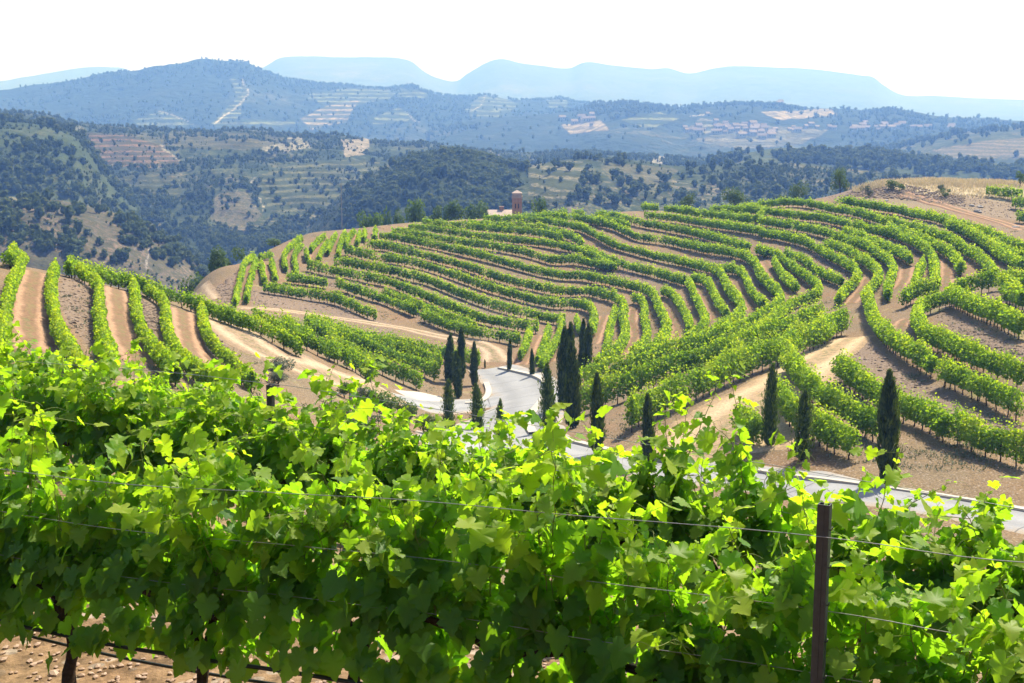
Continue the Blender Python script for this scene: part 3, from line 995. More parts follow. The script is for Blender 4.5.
hill('hills', [(300, 240), (330, 205), (355, 182), (380, 169), (400, 161), (425, 157), (450, 156), (470, 158), (495, 164), (520, 167), (545, 163), (580, 158), (610, 158), (640, 161), (680, 166), (730, 164), (780, 163), (840, 168), (900, 175), (960, 180)],
     740, 430, -116, M['scrub'],
     [([(525, 165), (560, 160), (585, 162), (582, 180), (570, 200), (545, 212), (525, 205), (530, 185)], (0.27, 0.235, 0.145), 1.0),
      ([(600, 165), (640, 164), (680, 170), (660, 185), (610, 180)], (0.16, 0.14, 0.08), 0.3)], p=0.85, amp=0.1, nscale=70, seed=71, cols=480, rows=150)
hill('hills', [(690, 170), (720, 160), (750, 152), (790, 148), (830, 152), (870, 151), (900, 157), (930, 160), (980, 163), (1024, 164), (1120, 166)], 1000, 640, -118, M['pine'], p=0.85, amp=0.08, seed=81, cols=260, rows=90)
hill('hills', [(-140, 188), (-60, 192), (0, 196), (35, 199), (67, 202), (111, 212), (140, 223), (160, 234), (180, 249), (200, 264), (225, 285), (250, 310)], 500, 330, -112, M['brown'],
     [([(-40, 190), (30, 194), (34, 198), (0, 203), (-40, 200)], (0.22, 0.21, 0.09), 0), (['line', 1.6, (150, 232), (149, 250), (146, 270)], (0.36, 0.32, 0.28), 0)], p=0.9, amp=0.1, nscale=40, seed=91, cols=240, rows=110)

# ------------------------------------------------------------------ leaves and crowns
def quads_at(C, U, W, lu, lw, bend=0.0):
    """leaf-like pieces: 6-sided, pointed, centred at C along axis U and across W; returns V, F(quads)"""
    n = len(C)
    lu = np.broadcast_to(lu, (n,))[:, None]
    lw = np.broadcast_to(lw, (n,))[:, None]
    Nn = np.cross(U, W)
    p0 = C - U * lu * 0.5
    p1 = C + W * lw * 0.5 - U * lu * 0.12 + Nn * lw * bend
    p2 = C + U * lu * 0.55
    p3 = C - W * lw * 0.5 - U * lu * 0.12 + Nn * lw * bend
    V = np.stack([p0, p1, p2, p3], 1).reshape(-1, 3)
    F = np.arange(n * 4).reshape(n, 4)
    return V, F


def rand_dirs(n, rs):
    v = rs.normal(size=(n, 3))
    return v / np.linalg.norm(v, axis=1)[:, None]


def frames(n, rs, up=0.6, out=None):
    nr = rand_dirs(n, rs)
    nr[:, 2] = np.abs(nr[:, 2]) * 0.5 + up
    if out is not None:
        nr = nr + out
    nr /= np.linalg.norm(nr, axis=1)[:, None]
    a = rand_dirs(n, rs)
    U = a - nr * (a * nr).sum(1)[:, None]
    U /= np.linalg.norm(U, axis=1)[:, None]
    W = np.cross(nr, U)
    return U, W


ORD = ['first', 'second', 'third', 'fourth', 'fifth', 'sixth', 'seventh', 'eighth', 'ninth', 'tenth', 'eleventh', 'twelfth', 'thirteenth', 'fourteenth', 'fifteenth',
       'sixteenth', 'seventeenth', 'eighteenth', 'nineteenth', 'twentieth', 'twenty-first', 'twenty-second', 'twenty-third', 'twenty-fourth', 'twenty-fifth', 'twenty-sixth']

# ------------------------------------------------------------------ trellised vine rows on the hills
# block -> (what the label says, how its rows are counted, [lines traced along the middle of each row])
BLOCKS = {
    'left': ('vine row running up the left hillock', 'from its left side', 'x', [
        'T1 110,100 115,150 75,220 45,300 30,400 15,520 U7 0,280', 'T1 310,110 270,200 260,300 275,400 310,510 370,620 420,700', 'T1 385,175 440,215 495,235 505,300 505,400 520,500 545,580 570,680',
        'T1 665,230 690,290 690,380 720,480 790,590 850,660 900,720', 'T1 725,255 765,295 820,320 845,370 845,450 880,560 940,640 U8 540,290 650,370', 'U1 50,60 65,110 68,180 110,270 180,340 250,410 330,480']),
    'leftcrest': ('vine row along the crest of the left hillock', 'from the left', 'x', [
        'T1 -40,55 30,62 65,70', 'T1 45,115 110,95 190,112 250,107 325,112', 'T1 350,165 440,178 560,205 660,232 720,255 830,290 920,318 1000,350 U1 60,85 130,105 200,130 330,175 450,232 540,280 570,300']),
    'between': ('vine row in the block between the two dirt tracks', 'from the front', '-y', [
        'U1 330,135 440,175 540,215 620,250 700,295 770,315', 'U1 785,330 880,375 935,420', 'U2 0,150 100,195 250,265 350,310 450,350 480,370', 'U2 -120,70 0,115 150,165 300,225 420,260 560,325', 'U2 -120,60 60,110 200,155 400,205 580,270',
        'U1 600,180 760,215 900,245 U2 300,160 420,185 560,215 700,232 785,255']),
    'nose': ('short vine row on the left nose of the terraced hill', 'from the left', 'x', [
        'T2 325,268 275,292 265,350 240,430 230,495', 'T2 338,285 315,350 293,440 285,500', 'T2 360,290 372,350 382,405', 'T2 415,285 427,340 440,400', 'T2 355,265 395,258 425,250', 'T2 568,170 520,205 478,240 478,290 495,345',
        'T2 570,205 527,250 532,300 550,330 540,365', 'T2 685,155 640,195 612,235', 'T2 590,235 602,290', 'T2 700,185 670,240 650,285', 'T2 745,150 715,200 700,255', 'T2 790,142 765,190 755,260', 'T2 835,132 800,180 790,215', 'T2 865,138 850,205',
        'T2 890,132 886,175', 'T2 945,128 938,185', 'T2 970,122 970,145']),
    'hill': ('long curving vine row across the terraced hill', 'up from its dirt track', '-y', [
        'T2 382,415 440,425 520,437 620,452 740,472 840,512 900,540 960,562', 'T2 500,368 560,374 640,382 720,397', 'T2 750,400 850,430 950,465 T3 0,515 80,547 190,592', 'T3 20,492 150,542 230,572 330,612 420,642 480,665',
        'T3 220,608 300,642 400,672 480,695 U3 0,328 60,342 108,355',
        'T2 602,305 720,332 850,352 950,378 T3 30,432 130,472 250,517 350,562 480,612 600,642 720,660 800,672 U3 190,285',
        'T2 735,285 800,292 900,312 1000,330 T3 60,377 130,402 250,432 350,472 480,522 600,562 720,592 870,622 U3 300,245 350,240',
        'T2 795,225 850,240 930,262 T3 0,317 100,327 250,362 400,412 540,462 680,502 800,532 920,552 T4 0,572 80,585 125,610 128,650 U3 480,250 462,320',
        'T2 890,190 930,207 T3 0,252 150,287 300,322 450,362 560,402 700,442 850,472 960,490 T4 60,505 120,517 230,545 280,575 268,640 U3 640,160 622,220 640,290 640,340 600,400 520,450 470,485',
        'T2 968,152 T3 0,205 70,212 200,237 350,267 500,302 650,342 800,382 950,408 T4 50,430 130,447 260,472 360,497 425,522 440,560 460,620 U3 800,170 812,200 850,255 845,320 790,390 720,425 640,470',
        'T3 60,182 150,192 300,217 450,242 600,262 750,292 900,332 T4 0,348 100,367 225,392', 'T3 150,162 250,167 400,192 550,212 700,227 850,242 950,262 T4 10,293 80,312 150,352 235,390',
        'T3 220,143 350,152 500,162 650,177 780,187 850,197 930,220', 'T3 450,143 600,152 750,157 850,172 920,192 975,215 T4 30,238 70,285', 'T4 85,302 180,342 260,377 370,402 470,427 560,455 600,465',
        'T3 530,122 700,122 850,132 950,148 T4 0,178 80,197 150,237 230,277 340,307 450,337 560,357 650,382 740,402 785,440 800,500 860,560 880,620 U4 400,320 330,362 250,412 150,442',
        'T3 700,112 850,108 960,114 T4 100,152 200,172 260,197 350,237 480,252 600,277 720,302 840,317 920,347 955,390 980,450 T5 25,540 U4 540,30 580,100 650,160 675,210 600,262 520,312 430,352 330,400',
        'T3 830,102 960,92', 'T4 10,117 90,117', 'T4 100,147 230,157 308,190', 'T4 135,122 250,132 350,162 480,187 600,207 720,237 830,267 915,293', 'T4 380,127 540,142 640,157 760,177 880,192 1000,212',
        'T4 185,74 330,80 465,92', 'T4 480,95 540,97 640,117 800,132 950,152 T5 20,208', 'T4 720,97 850,97 990,103', 'T4 865,90 990,72']),
    'folds': ('short vine row stepping down the folds above the cypresses', 'from the left', 'x', [
        'U3 150,300 132,380 92,450', 'U3 248,300 222,400 185,465', 'U3 310,245 312,310 270,390 220,470 195,490', 'U3 390,245 405,310', 'U3 588,200 562,280 550,370 540,410',
        'T4 320,547 378,562 385,600 372,660 U3 728,215 745,290 755,350 720,390 660,430', 'T4 470,512 530,532 562,590 610,660 U3 970,265 962,315', 'T4 620,447 700,462 730,520 760,580 800,630 U4 385,265', 'T4 600,455 612,470 632,530 652,575 690,640 U4 285,325 220,370 180,400',
        'T4 745,402 820,402 880,412 900,460 930,530 985,580 U4 590,220', 'T5 70,462 110,530 170,590 200,605', 'T5 0,540 60,590 105,635', 'T5 0,407 80,422 150,482 220,532 290,580 315,615 230,655 150,685 U4 560,350 500,385',
        'T5 130,427 230,457 290,512 370,547 435,572', 'T4 950,302 1010,320']),
    'upper': ('long vine row on the upper right hillside under the earth bank', 'from the top', 'y', [
        'T5 380,160 420,157 530,172 600,187 680,197 800,222 920,247 T6 690,275 760,295 860,332 950,372 1019,395', 'T5 0,177 120,162 250,167 350,192 480,212 600,247 720,277 830,302 920,342 T6 620,330 700,392 790,442 860,512 885,530', 'T6 640,282 750,322 850,392 940,452 1019,485',
        'T6 620,272 700,302 800,352 900,402 1019,452', 'T5 0,207 100,217 200,232 320,242 450,272 560,302 680,322 780,362 850,402 888,450 890,530 900,600', 'T5 650,297 760,322 860,367 950,412 980,432 T6 690,465 700,520',
        'T5 0,257 100,272 220,292 350,322 450,357 560,392 600,427 665,460 688,510 655,560 650,640', 'T5 430,312 520,342 620,382 720,422 780,465', 'T5 0,317 120,337 250,372 330,422 430,467 497,512 498,560 430,610 400,660', 'T5 330,377 430,402 520,452 600,512 618,550 555,600 545,655', 'T5 832,472 800,540 785,605']),
    'diagonal': ('thick vine row slanting up beside the sandy track', 'from the track', '-y', [
        'U5 360,370 400,335 480,305 590,255 700,210 820,155 920,112 1010,72 U4 640,460 740,405 850,372 950,312 1010,295', 'U5 100,305 220,262 350,217 500,162 650,112 800,62 900,22 U4 560,385 680,345 780,305 880,275',
        'U5 115,190 280,142 400,112 550,62 700,12 U4 340,400 450,352']),
    'right': ('vine row above the stony bank on the right', 'from the top', 'y', [
        'T6 400,655 500,610 590,600', 'T6 640,600 760,583 860,562 950,552 1025,560', 'T6 900,590 960,600 1030,600', 'T7 640,22 740,72 850,112 950,162 1030,195', 'T7 930,5 1030,60', 'T7 215,20 235,90 260,160 330,240 430,305 520,360 575,395',
        'T7 640,30 560,62 480,90 480,180 540,242 620,262 700,312 800,352 900,392 1030,445', 'T7 600,412 680,442 780,482 880,532 1030,605']),
    'roadside': ('leafy vine row ending above the concrete road', 'from the left', 'x', [
        'U6 200,385 270,432 300,470', 'U6 390,245 440,325 520,395', 'U6 560,400 650,460 760,500 800,520', 'U6 450,80 500,160 560,220 640,280 740,332 850,400 920,430', 'T7 80,380 150,432 250,502 370,572 480,602 560,640 T8 640,285',
        'T8 665,270 730,300 800,332 900,355 1030,405']),
    'plateau': ('vine strip on the bare ground at the upper right edge', 'from the top', 'y', [
        'T6 830,100 920,112 1030,125', 'T6 960,162 1030,170', 'T6 985,232 1030,240']),
}


SIZE = {'left': 0.72, 'leftcrest': 0.92, 'between': 1.3, 'nose': 0.75, 'hill': 1.06, 'folds': 0.95, 'upper': 1.02, 'diagonal': 1.72, 'right': 1.25, 'roadside': 1.45, 'plateau': 1.2}


def make_row(spec, block, dense):
    g = SIZE.get(block, 1.0)
    P = on_ground(spec, 0.85 * g)
    if len(P) < 3:
        return None
    L = smooth_line(P[:, :2], 0.25)
    if len(L) < 4:
        return None
    tan = np.gradient(L, axis=0)
    tan /= np.linalg.norm(tan, axis=1)[:, None] + 1e-9
    dist = np.linalg.norm(L.mean(0))
    near = dist < 100
    n_m = len(L) * 0.25
    per_m = (360 if dist < 78 else 290 if dist < 110 else 210 if dist < 160 else 160) * dense
    per_m *= g ** 0.8
    size = 0.16 if dist < 78 else 0.175 if dist < 110 else 0.21 if dist < 160 else 0.25
    rs = np.random.RandomState(int(abs(L[0, 0] * 131 + L[0, 1] * 17)) % 100000)
    n = int(n_m * per_m)
    # vines about 1.05 m apart: each has its own height, width and fullness
    nv = max(2, int(n_m / 1.05))
    vs = (np.arange(nv) + 0.5 + rs.uniform(-0.18, 0.18, nv)) * n_m / nv
    vh = rs.normal(1.0, 0.10, nv).clip(0.7, 1.3)
    vw = rs.normal(1.0, 0.16, nv).clip(0.6, 1.4)
    vt = rs.normal(0.0, 0.12, nv)
    pr = np.where(rs.rand(nv) < 0.03, 0.2, rs.uniform(0.75, 1.0, nv))
    k = rs.choice(nv, n, p=pr / pr.sum())
    s = np.clip(vs[k] + rs.normal(0, 0.55, n), 0, n_m - 0.26)
    i = np.clip((s / 0.25).astype(int), 0, len(L) - 2)
    f = (s / 0.25 - i)[:, None]
    xy = L[i] * (1 - f) + L[i + 1] * f
    nr = np.stack([tan[i, 1], -tan[i, 0]], 1)
    hh = rs.beta(1.5, 1.35, n)
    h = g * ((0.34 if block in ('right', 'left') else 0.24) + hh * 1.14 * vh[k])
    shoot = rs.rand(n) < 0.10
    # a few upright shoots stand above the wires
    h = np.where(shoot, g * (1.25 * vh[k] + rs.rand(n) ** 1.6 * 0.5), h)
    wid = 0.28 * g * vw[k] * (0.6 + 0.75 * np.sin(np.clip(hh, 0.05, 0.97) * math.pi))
    lat = rs.normal(0, 0.6, n).clip(-1.15, 1.15) * wid * np.where(shoot, 0.5, 1.0)
    xy = xy + nr * lat[:, None]
    zb = H(L[:, 0], L[:, 1])
    z = zb[i] * (1 - f[:, 0]) + zb[i + 1] * f[:, 0] + h
    C = np.concatenate([xy, z[:, None]], 1)
    out = np.concatenate([nr * (np.sign(lat) * 0.55)[:, None], np.zeros((n, 1))], 1)
    U, W = frames(n, rs, 0.35, out)
    sz = size * rs.uniform(0.7, 1.25, n) * np.where(shoot, 0.75, 1)
    V, F = quads_at(C, U, W, sz * 1.1, sz, 0.16)
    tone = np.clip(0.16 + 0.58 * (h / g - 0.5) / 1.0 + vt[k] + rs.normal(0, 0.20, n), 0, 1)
    # wood: a trunk under each vine, a taller stake at every fifth
    tl = []
    for q in range(nv):
        j = min(int(vs[q] / 0.25), len(L) - 1)
        tl.append((L[j, 0], L[j, 1], zb[j], q % 5 == 0))
    if near:
        root = empty('vine_row', (L[0, 0], L[0, 1], zb[0]))
        o0 = np.array([L[0, 0], L[0, 1], zb[0]])
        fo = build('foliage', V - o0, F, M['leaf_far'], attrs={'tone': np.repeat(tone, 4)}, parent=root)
        me_t, me_p = trunk_meshes()
        for q, (x, y, zz, post) in enumerate(tl[:95]):
            c = bpy.data.objects.new('trunk', me_t[q % 3])
            COL.objects.link(c)
            c.parent = root
            c.location = (x - o0[0], y - o0[1], zz - o0[2] - 0.05)
            c.rotation_euler = (0, 0, rs.uniform(0, 6.28))
            c.scale = (1, 1, g * rs.uniform(0.9, 1.15))
            if post:
                c = bpy.data.objects.new('post', me_p)
                COL.objects.link(c)
                c.parent = root
                c.location = (x - o0[0] + 0.12, y - o0[1], zz - o0[2] - 0.1)
                c.scale = (1, 1, g * 0.9)
        return root, L.mean(0), dist
    # far away: leaves and wood in one mesh
    TV, TF = [], []
    b = len(V)
    for x, y, zz, post in tl:
        r, hgt = (0.045, 0.68 * g)
        w = rs.uniform(-0.06, 0.06, 2)
        q = np.array([[x - r, y - r, zz - 0.1], [x + r, y - r, zz - 0.1], [x, y + r, zz - 0.1], [x - r * .7 + w[0], y - r * .7 + w[1], zz + hgt], [x + r * .7 + w[0], y - r * .7 + w[1], zz + hgt], [x + w[0], y + r * .7 + w[1], zz + hgt]])
        TV.append(q)
        TF.append(np.array([[0, 1, 4, 3], [1, 2, 5, 4], [2, 0, 3, 5]]) + b)
        b += 6
    Vt = np.concatenate([V] + TV)
    Ft = np.concatenate([F] + TF)
    mi = np.concatenate([np.zeros(len(F), int), np.ones(b // 1 - len(V), int)[:3 * len(TF)]])
    tn = np.concatenate([np.repeat(tone, 4), np.zeros(len(Vt) - len(V))])
    o0 = np.array([L[0, 0], L[0, 1], zb[0]])
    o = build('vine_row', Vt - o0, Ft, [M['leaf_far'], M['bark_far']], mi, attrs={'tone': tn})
    o.location = o0
    return o, L.mean(0), dist


_TM = []


def trunk_meshes():
    if not _TM:
        res = []
        for v in range(3):
            b = MB()
            rs = np.random.RandomState(v)
            p = np.array([[0, 0, 0], [0.02, 0.01, 0.2], [0.05, -0.02, 0.42], [0.03, 0.02, 0.64]]) + rs.normal(0, 0.018, (4, 3))
            b.tube(p, [0.055, 0.042, 0.04, 0.05], 6)
            for sgn in (-1, 1):
                b.tube([p[-1], p[-1] + [0.12 * sgn, 0.02, 0.10], p[-1] + [0.32 * sgn, 0.01, 0.14]], [0.032, 0.026, 0.018], 5)
            o = b.build('trunk', M['bark'], smooth=True)
            res.append(o.data)
            bpy.data.objects.remove(o)
        b = MB()
        b.box((-0.022, -0.022, 0), (0.022, 0.022, 1.45))
        o = b.build('post', M['bark'])
        pm = o.data
        bpy.data.objects.remove(o)
        _TM.extend([res, pm])
    return _TM[0], _TM[1]


ROW_COUNT = 0
for bname, (desc, how, key, lines) in BLOCKS.items():
    made = []
    for sp in lines:
        r = make_row(sp, bname, 1.25 if bname in ('diagonal', 'roadside', 'right', 'left', 'between') else 1.1)
        if r is None:
            print('ROW MISSED', bname, sp[:40])
            continue
        px = np.array(path_px(sp))
        mid = px[len(px) // 2]
        kx = px[:, 0].mean() if key == 'x' else px[:, 1].mean() if key == 'y' else -px[:, 1].mean()
        made.append((kx, r[0]))
    made.sort(key=lambda q: q[0])
    for i, (_, o) in enumerate(made):
        tag(o, '%s, %s %s' % (desc, ORD[i], how), 'vine row', 'trellised vine rows on the slopes')
        ROW_COUNT += 1
print('rows', ROW_COUNT)


# ------------------------------------------------------------------ cypresses
M['cypress_young'] = mat_leaf('young_cypress_leaf', (0.026, 0.050, 0.012), (0.062, 0.105, 0.022), (0.12, 0.18, 0.035), (0.12, 0.20, 0.02), 0.3, 0.9, 0.0)


def cypress_meshes(seed, n=3400, slim=1.0, young=False):
    """unit height; returns (trunk mesh object, crown mesh object) parented to nothing"""
    rs = np.random.RandomState(seed)
    t = rs.beta(1.05, 1.15, n)
    prof = np.interp(t, [0, 0.04, 0.15, 0.4, 0.7, 0.88, 1.0], [0.045, 0.082, 0.095, 0.093, 0.080, 0.052, 0.012]) * slim
    a = rs.uniform(0, 2 * math.pi, n)
    lump = 1 + 0.26 * vnoise(np.cos(a) * 1.2 + seed, np.sin(a) * 1.2 + t * 7, seed) + 0.22 * vnoise(np.cos(a) * 2.6, np.sin(a) * 2.6 + t * 24, seed + 3)
    rr = prof * lump * np.sqrt(rs.uniform(0.3, 1.0, n)) * np.where(rs.rand(n) < (0.4 if young else 0.18), rs.uniform(1.1, 1.9 if young else 1.5, n), 1.0)
    C = np.stack([rr * np.cos(a), rr * np.sin(a), 0.03 + t * 0.96], 1)
    U = np.stack([0.28 * np.cos(a), 0.28 * np.sin(a), np.ones(n)], 1) + rs.normal(0, 0.22, (n, 3))
    U /= np.linalg.norm(U, axis=1)[:, None]
    R = np.stack([np.cos(a), np.sin(a), np.zeros(n)], 1) + rs.normal(0, 0.5, (n, 3))
    W = np.cross(U, R)
    W /= np.linalg.norm(W, axis=1)[:, None] + 1e-9
    sz = rs.uniform(0.020, 0.055, n)
    V, F = quads_at(C, U, W, sz * 1.4, sz * 0.5, 0.2)
    # inner mass so that no light shows through the middle
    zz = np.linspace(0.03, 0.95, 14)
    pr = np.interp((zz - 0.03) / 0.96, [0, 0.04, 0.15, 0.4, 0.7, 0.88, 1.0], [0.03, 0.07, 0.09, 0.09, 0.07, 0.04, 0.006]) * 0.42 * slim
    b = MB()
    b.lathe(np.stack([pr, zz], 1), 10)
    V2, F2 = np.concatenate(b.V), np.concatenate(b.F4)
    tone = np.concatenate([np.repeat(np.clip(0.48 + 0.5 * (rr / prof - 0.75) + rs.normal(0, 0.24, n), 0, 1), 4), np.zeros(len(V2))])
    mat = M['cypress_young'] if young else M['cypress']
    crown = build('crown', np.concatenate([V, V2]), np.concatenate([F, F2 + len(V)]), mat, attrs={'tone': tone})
    b = MB()
    b.tube([(0, 0, -0.02), (0.004, 0, 0.05), (0, 0.003, 0.3)], [0.02, 0.017, 0.01], 7)
    trunk = b.build('trunk', M['trunk'], smooth=True)
    return trunk, crown


CYP = []
for sd_ in range(6):
    tr_, cr_ = cypress_meshes(sd_, slim=(1.0, 0.9, 1.12, 1.0, 1.0, 0.9)[sd_], n=3400 if sd_ < 4 else 2200, young=sd_ >= 4)
    CYP.append((tr_.data, cr_.data))
    bpy.data.objects.remove(tr_)
    bpy.data.objects.remove(cr_)
# x, top y, base y, width factor, label
CYPRESSES = [
    (449.5, 333, 384, 1.15, 'tall dark cypress, leftmost of the group left of the road bend'),
    (461, 326.5, 380, 1.05, 'tallest dark cypress of the group left of the road bend'),
    (458.5, 350, 398, 1.0, 'dark cypress in front of the tallest one left of the road bend'),
    (474, 341, 386, 1.0, 'dark cypress nearest the road in the group left of the bend'),
    (448.5, 378, 429, 1.2, 'lighter green cypress at the mouth of the road junction'),
    (478, 383, 430, 1.5, 'broad bushy young cypress inside the road junction'),
    (499, 398, 442, 0.95, 'thin young cypress standing in front of the concrete road'),
    (509.3, 338, 371.5, 0.85, 'small slim cypress at the end of the concrete road'),
    (532, 348, 377, 1.0, 'small cypress outside the kerb of the bend'),
    (549.3, 362, 432, 1.15, 'ragged cypress on the inner kerb right of the bend'),
    (563, 326, 408, 0.95, 'tall dark cypress at the left of the cluster right of the bend'),
    (569, 321, 405, 0.85, 'tallest cypress in the cluster right of the bend'),
    (573, 341, 428, 1.0, 'slim cypress in front of the tall cluster right of the bend'),
    (581, 318, 373, 0.95, 'dark cypress at the back of the cluster right of the bend'),
    (587.5, 322, 374, 0.85, 'slim cypress at the right edge of the cluster by the bend'),
    (597.5, 371, 456, 0.9, 'slender cypress with a dark sleeve at its foot by the road'),
    (648.5, 393, 466, 1.0, 'cypress at the foot of the sandy track'),
    (769, 365, 446, 1.0, 'slender pointed cypress before the sandy track, beside vines'),
    (801.5, 390, 460, 1.3, 'short bushy cypress between two slender ones on the right'),
    (886.5, 373, 483, 1.05, 'tall dark cypress on the red earth above the right road edge'),
    (395.5, 341, 352, 1.1, 'leftmost of three tiny cypresses among the vines'),
    (405, 341, 352.5, 1.1, 'middle of three tiny cypresses among the vines'),
    (416, 343, 354.5, 1.1, 'rightmost of three tiny cypresses among the vines'),
    (485, 359, 368, 1.2, 'tiny cypress where the vine block meets the road end'),
]
for i, (x, yt, yb, wf, lab) in enumerate(CYPRESSES):
    P = hit(x, yb, 0.0)[0]
    if np.isnan(P[0]):
        print('CYPRESS MISSED', x)
        continue
    dep = P[1]
    h = (yb - yt) * np.linalg.norm(P) / F_PX * 1.0
    root = empty('cypress_tree', P, i * 1.3)
    root.rotation_euler = (0.03 * math.sin(i * 2.3), 0.03 * math.cos(i * 3.1), i * 1.3)
    tag(root, lab, 'tree', 'young cypresses along the road')
    tm, cm = CYP[4 + i % 2] if i in (4, 5, 6, 9, 17, 18) else CYP[i % 4]
    for nm, me in (('trunk', tm), ('crown', cm)):
        c = bpy.data.objects.new(nm, me)
        COL.objects.link(c)
        c.parent = root
        c.scale = (h * wf * 0.84, h * wf * 0.84, h)
    if i == 15:
        b = MB()
        b.tube([(0, 0, 0), (0, 0, 0.42)], 0.2, 10)
        b.build('sleeve', M['hose'], root)


# ------------------------------------------------------------------ bushes and small trees
def bush_mesh(seed, n=900, mat='bush', lobes=7, h=1.0, w=1.0, leaf=0.09, base=0.12, trunk=True):
    """unit bush: uneven lobes of leaf clumps, radius about 0.5*w, height h"""
    rs = np.random.RandomState(seed)
    lc = np.stack([rs.normal(0, 0.20 * w, lobes), rs.normal(0, 0.20 * w, lobes), base + h * rs.uniform(0.25, 0.78, lobes)], 1)
    lr = rs.uniform(0.16, 0.30, lobes) * min(w, 1.2)
    k = rs.choice(lobes, n, p=lr ** 2 / (lr ** 2).sum())
    d = rand_dirs(n, rs)
    r = lr[k] * rs.uniform(0.35, 1.05, n) ** 0.6
    C = lc[k] + d * r[:, None] * [1, 1, 0.95]
    C[:, 2] = np.maximum(C[:, 2], 0.03)
    U, W = frames(n, rs, 0.25, d * 0.6)
    sz = leaf * rs.uniform(0.6, 1.3, n)
    V, F = quads_at(C, U, W, sz, sz * 0.8, 0.15)
    lt = rs.normal(0, 0.14, lobes)
    tone = np.clip(0.42 + lt[k] + rs.normal(0, 0.16, n), 0, 1)
    b = MB()
    if trunk:
        b.tube([(0, 0, -0.05), (0.02, 0.01, base + 0.12), (0.0, 0.02, base + h * 0.5)], [0.035, 0.028, 0.015], 6)
        for q in range(4):
            b.tube([(0.01, 0.01, base + 0.1), (lc[q] + [0.01, 0.01, base + 0.1]) / 2 + [0, 0, 0.03], lc[q]], [0.02, 0.014, 0.008], 5, cap=False)
    return V, F, np.repeat(tone, 4), b


def place_bush(name, px, yb, wpx, hpx, mat, lab, cat, seed, group=None, n=900, leaf=0.09, base=0.1, lobes=8, dist=None):
    P = hit(px, yb, 0.0)[0] if dist is None else unproj(px, yb, dist)
    if np.isnan(P[0]):
        print('BUSH MISSED', px, yb)
        return
    if dist is not None:
        zt = unproj(px, yb - hpx, dist)[2]
        zg = float(H(np.array([P[0]]), np.array([P[1]]))[0])
        P = np.array([P[0], P[1], zg])
        hpx = max(hpx, (zt - zg) / np.linalg.norm(P) * F_PX)
    m = np.linalg.norm(P) / F_PX
    root = empty(name, P)
    V, F, tone, b = bush_mesh(seed, n, leaf=leaf, base=base, lobes=lobes)
    ww, hh = wpx * m, hpx * m
    ext = np.percentile(np.hypot(V[:, 0], V[:, 1]), 96) * 2
    top = np.percentile(V[:, 2], 99.5)
    S = np.array([ww / ext, ww / ext, hh / top])
    build('crown', V * S, F, M[mat], attrs={'tone': tone}, parent=root)
    for i in range(len(b.V)):
        b.V[i] = b.V[i] * S
    b.build('trunk', M['trunk'], root, smooth=True)
    tag(root, lab, cat, group)


place_bush('bush', 840, 192, 17, 24, 'bush', 'dark upright bush on the crest beside the pale earth bank', 'bush', 1, n=1700, leaf=0.06, base=0.0, lobes=12, dist=232)
place_bush('round_bush', 798, 198, 18, 17, 'bush', 'round dark bush on the crest above the vine rows', 'bush', 2, n=1500, leaf=0.06, base=0.0, lobes=12, dist=238)
place_bush('small_tree', 737, 208, 27, 21, 'bush', 'spreading small tree standing on the crest among vine tops', 'tree', 3, n=1500, leaf=0.06, dist=245)
place_bush('small_tree', 688, 209, 18, 16, 'bush', 'low dark small tree on the crest left of the spreading one', 'tree', 4, n=1200, leaf=0.06, dist=248)
place_bush('bush', 780, 201, 12, 7, 'bush', 'smallest bush on the crest near the round dark one', 'bush', 5, n=700, base=0.0, dist=240)
for i, (px, yb, w, h, mt, lab) in enumerate([
        (374, 230, 27, 16, 'bush_light', 'bright green tree at the left end of the crest hedge'), (398, 227, 18, 14, 'bush', 'mid green tree second from the left behind the crest'),
        (417, 222, 20, 20, 'bush_light', 'bright pointed tree in the middle of the crest hedge'), (436, 222, 18, 14, 'bush', 'dull green tree right of the bright pointed one'),
        (456, 222, 22, 18, 'bush', 'dark bushy tree left of the brick tower, outer one'), (474, 221, 28, 17, 'bush', 'dark broad tree closest to the brick tower roof'),
        (541, 217, 18, 17, 'bush_light', 'light green tree just right of the brick tower'),
        (386, 226, 20, 12, 'bush', 'low dark tree between the two brightest ones on the crest'), (447, 222, 20, 16, 'bush_light', 'pale leafy tree in the dark crest hedge left of the tower'), (484, 221, 16, 13, 'bush', 'small round tree touching the farm roof')]):
    place_bush('tree', px, yb + 6, w, h + 9, mt, lab, 'tree', 20 + i, 'trees behind the crest of the vineyard hill', n=900, dist=245 + i * 4)
place_bush('thicket', 224, 287, 36, 34, 'bush', 'dark green thicket on the steep left flank of the terraced hill', 'thicket', 31, n=2600, leaf=0.06, base=0.0, lobes=14, dist=176)
place_bush('thicket', 275, 257, 20, 9, 'bush', 'flat thicket on the upper edge of the hill nose', 'thicket', 34, n=1300, leaf=0.06, base=0.0, lobes=12, dist=200)
place_bush('thicket', 189, 292, 30, 18, 'bush', 'low round thicket where the track drops behind the hillock', 'thicket', 32, n=1400, leaf=0.06, base=0.0, lobes=12, dist=172)
place_bush('thicket', 150, 288, 20, 10, 'bush', 'small thicket peeking over the crest row of vines', 'thicket', 33, n=600, base=0.0, dist=172)
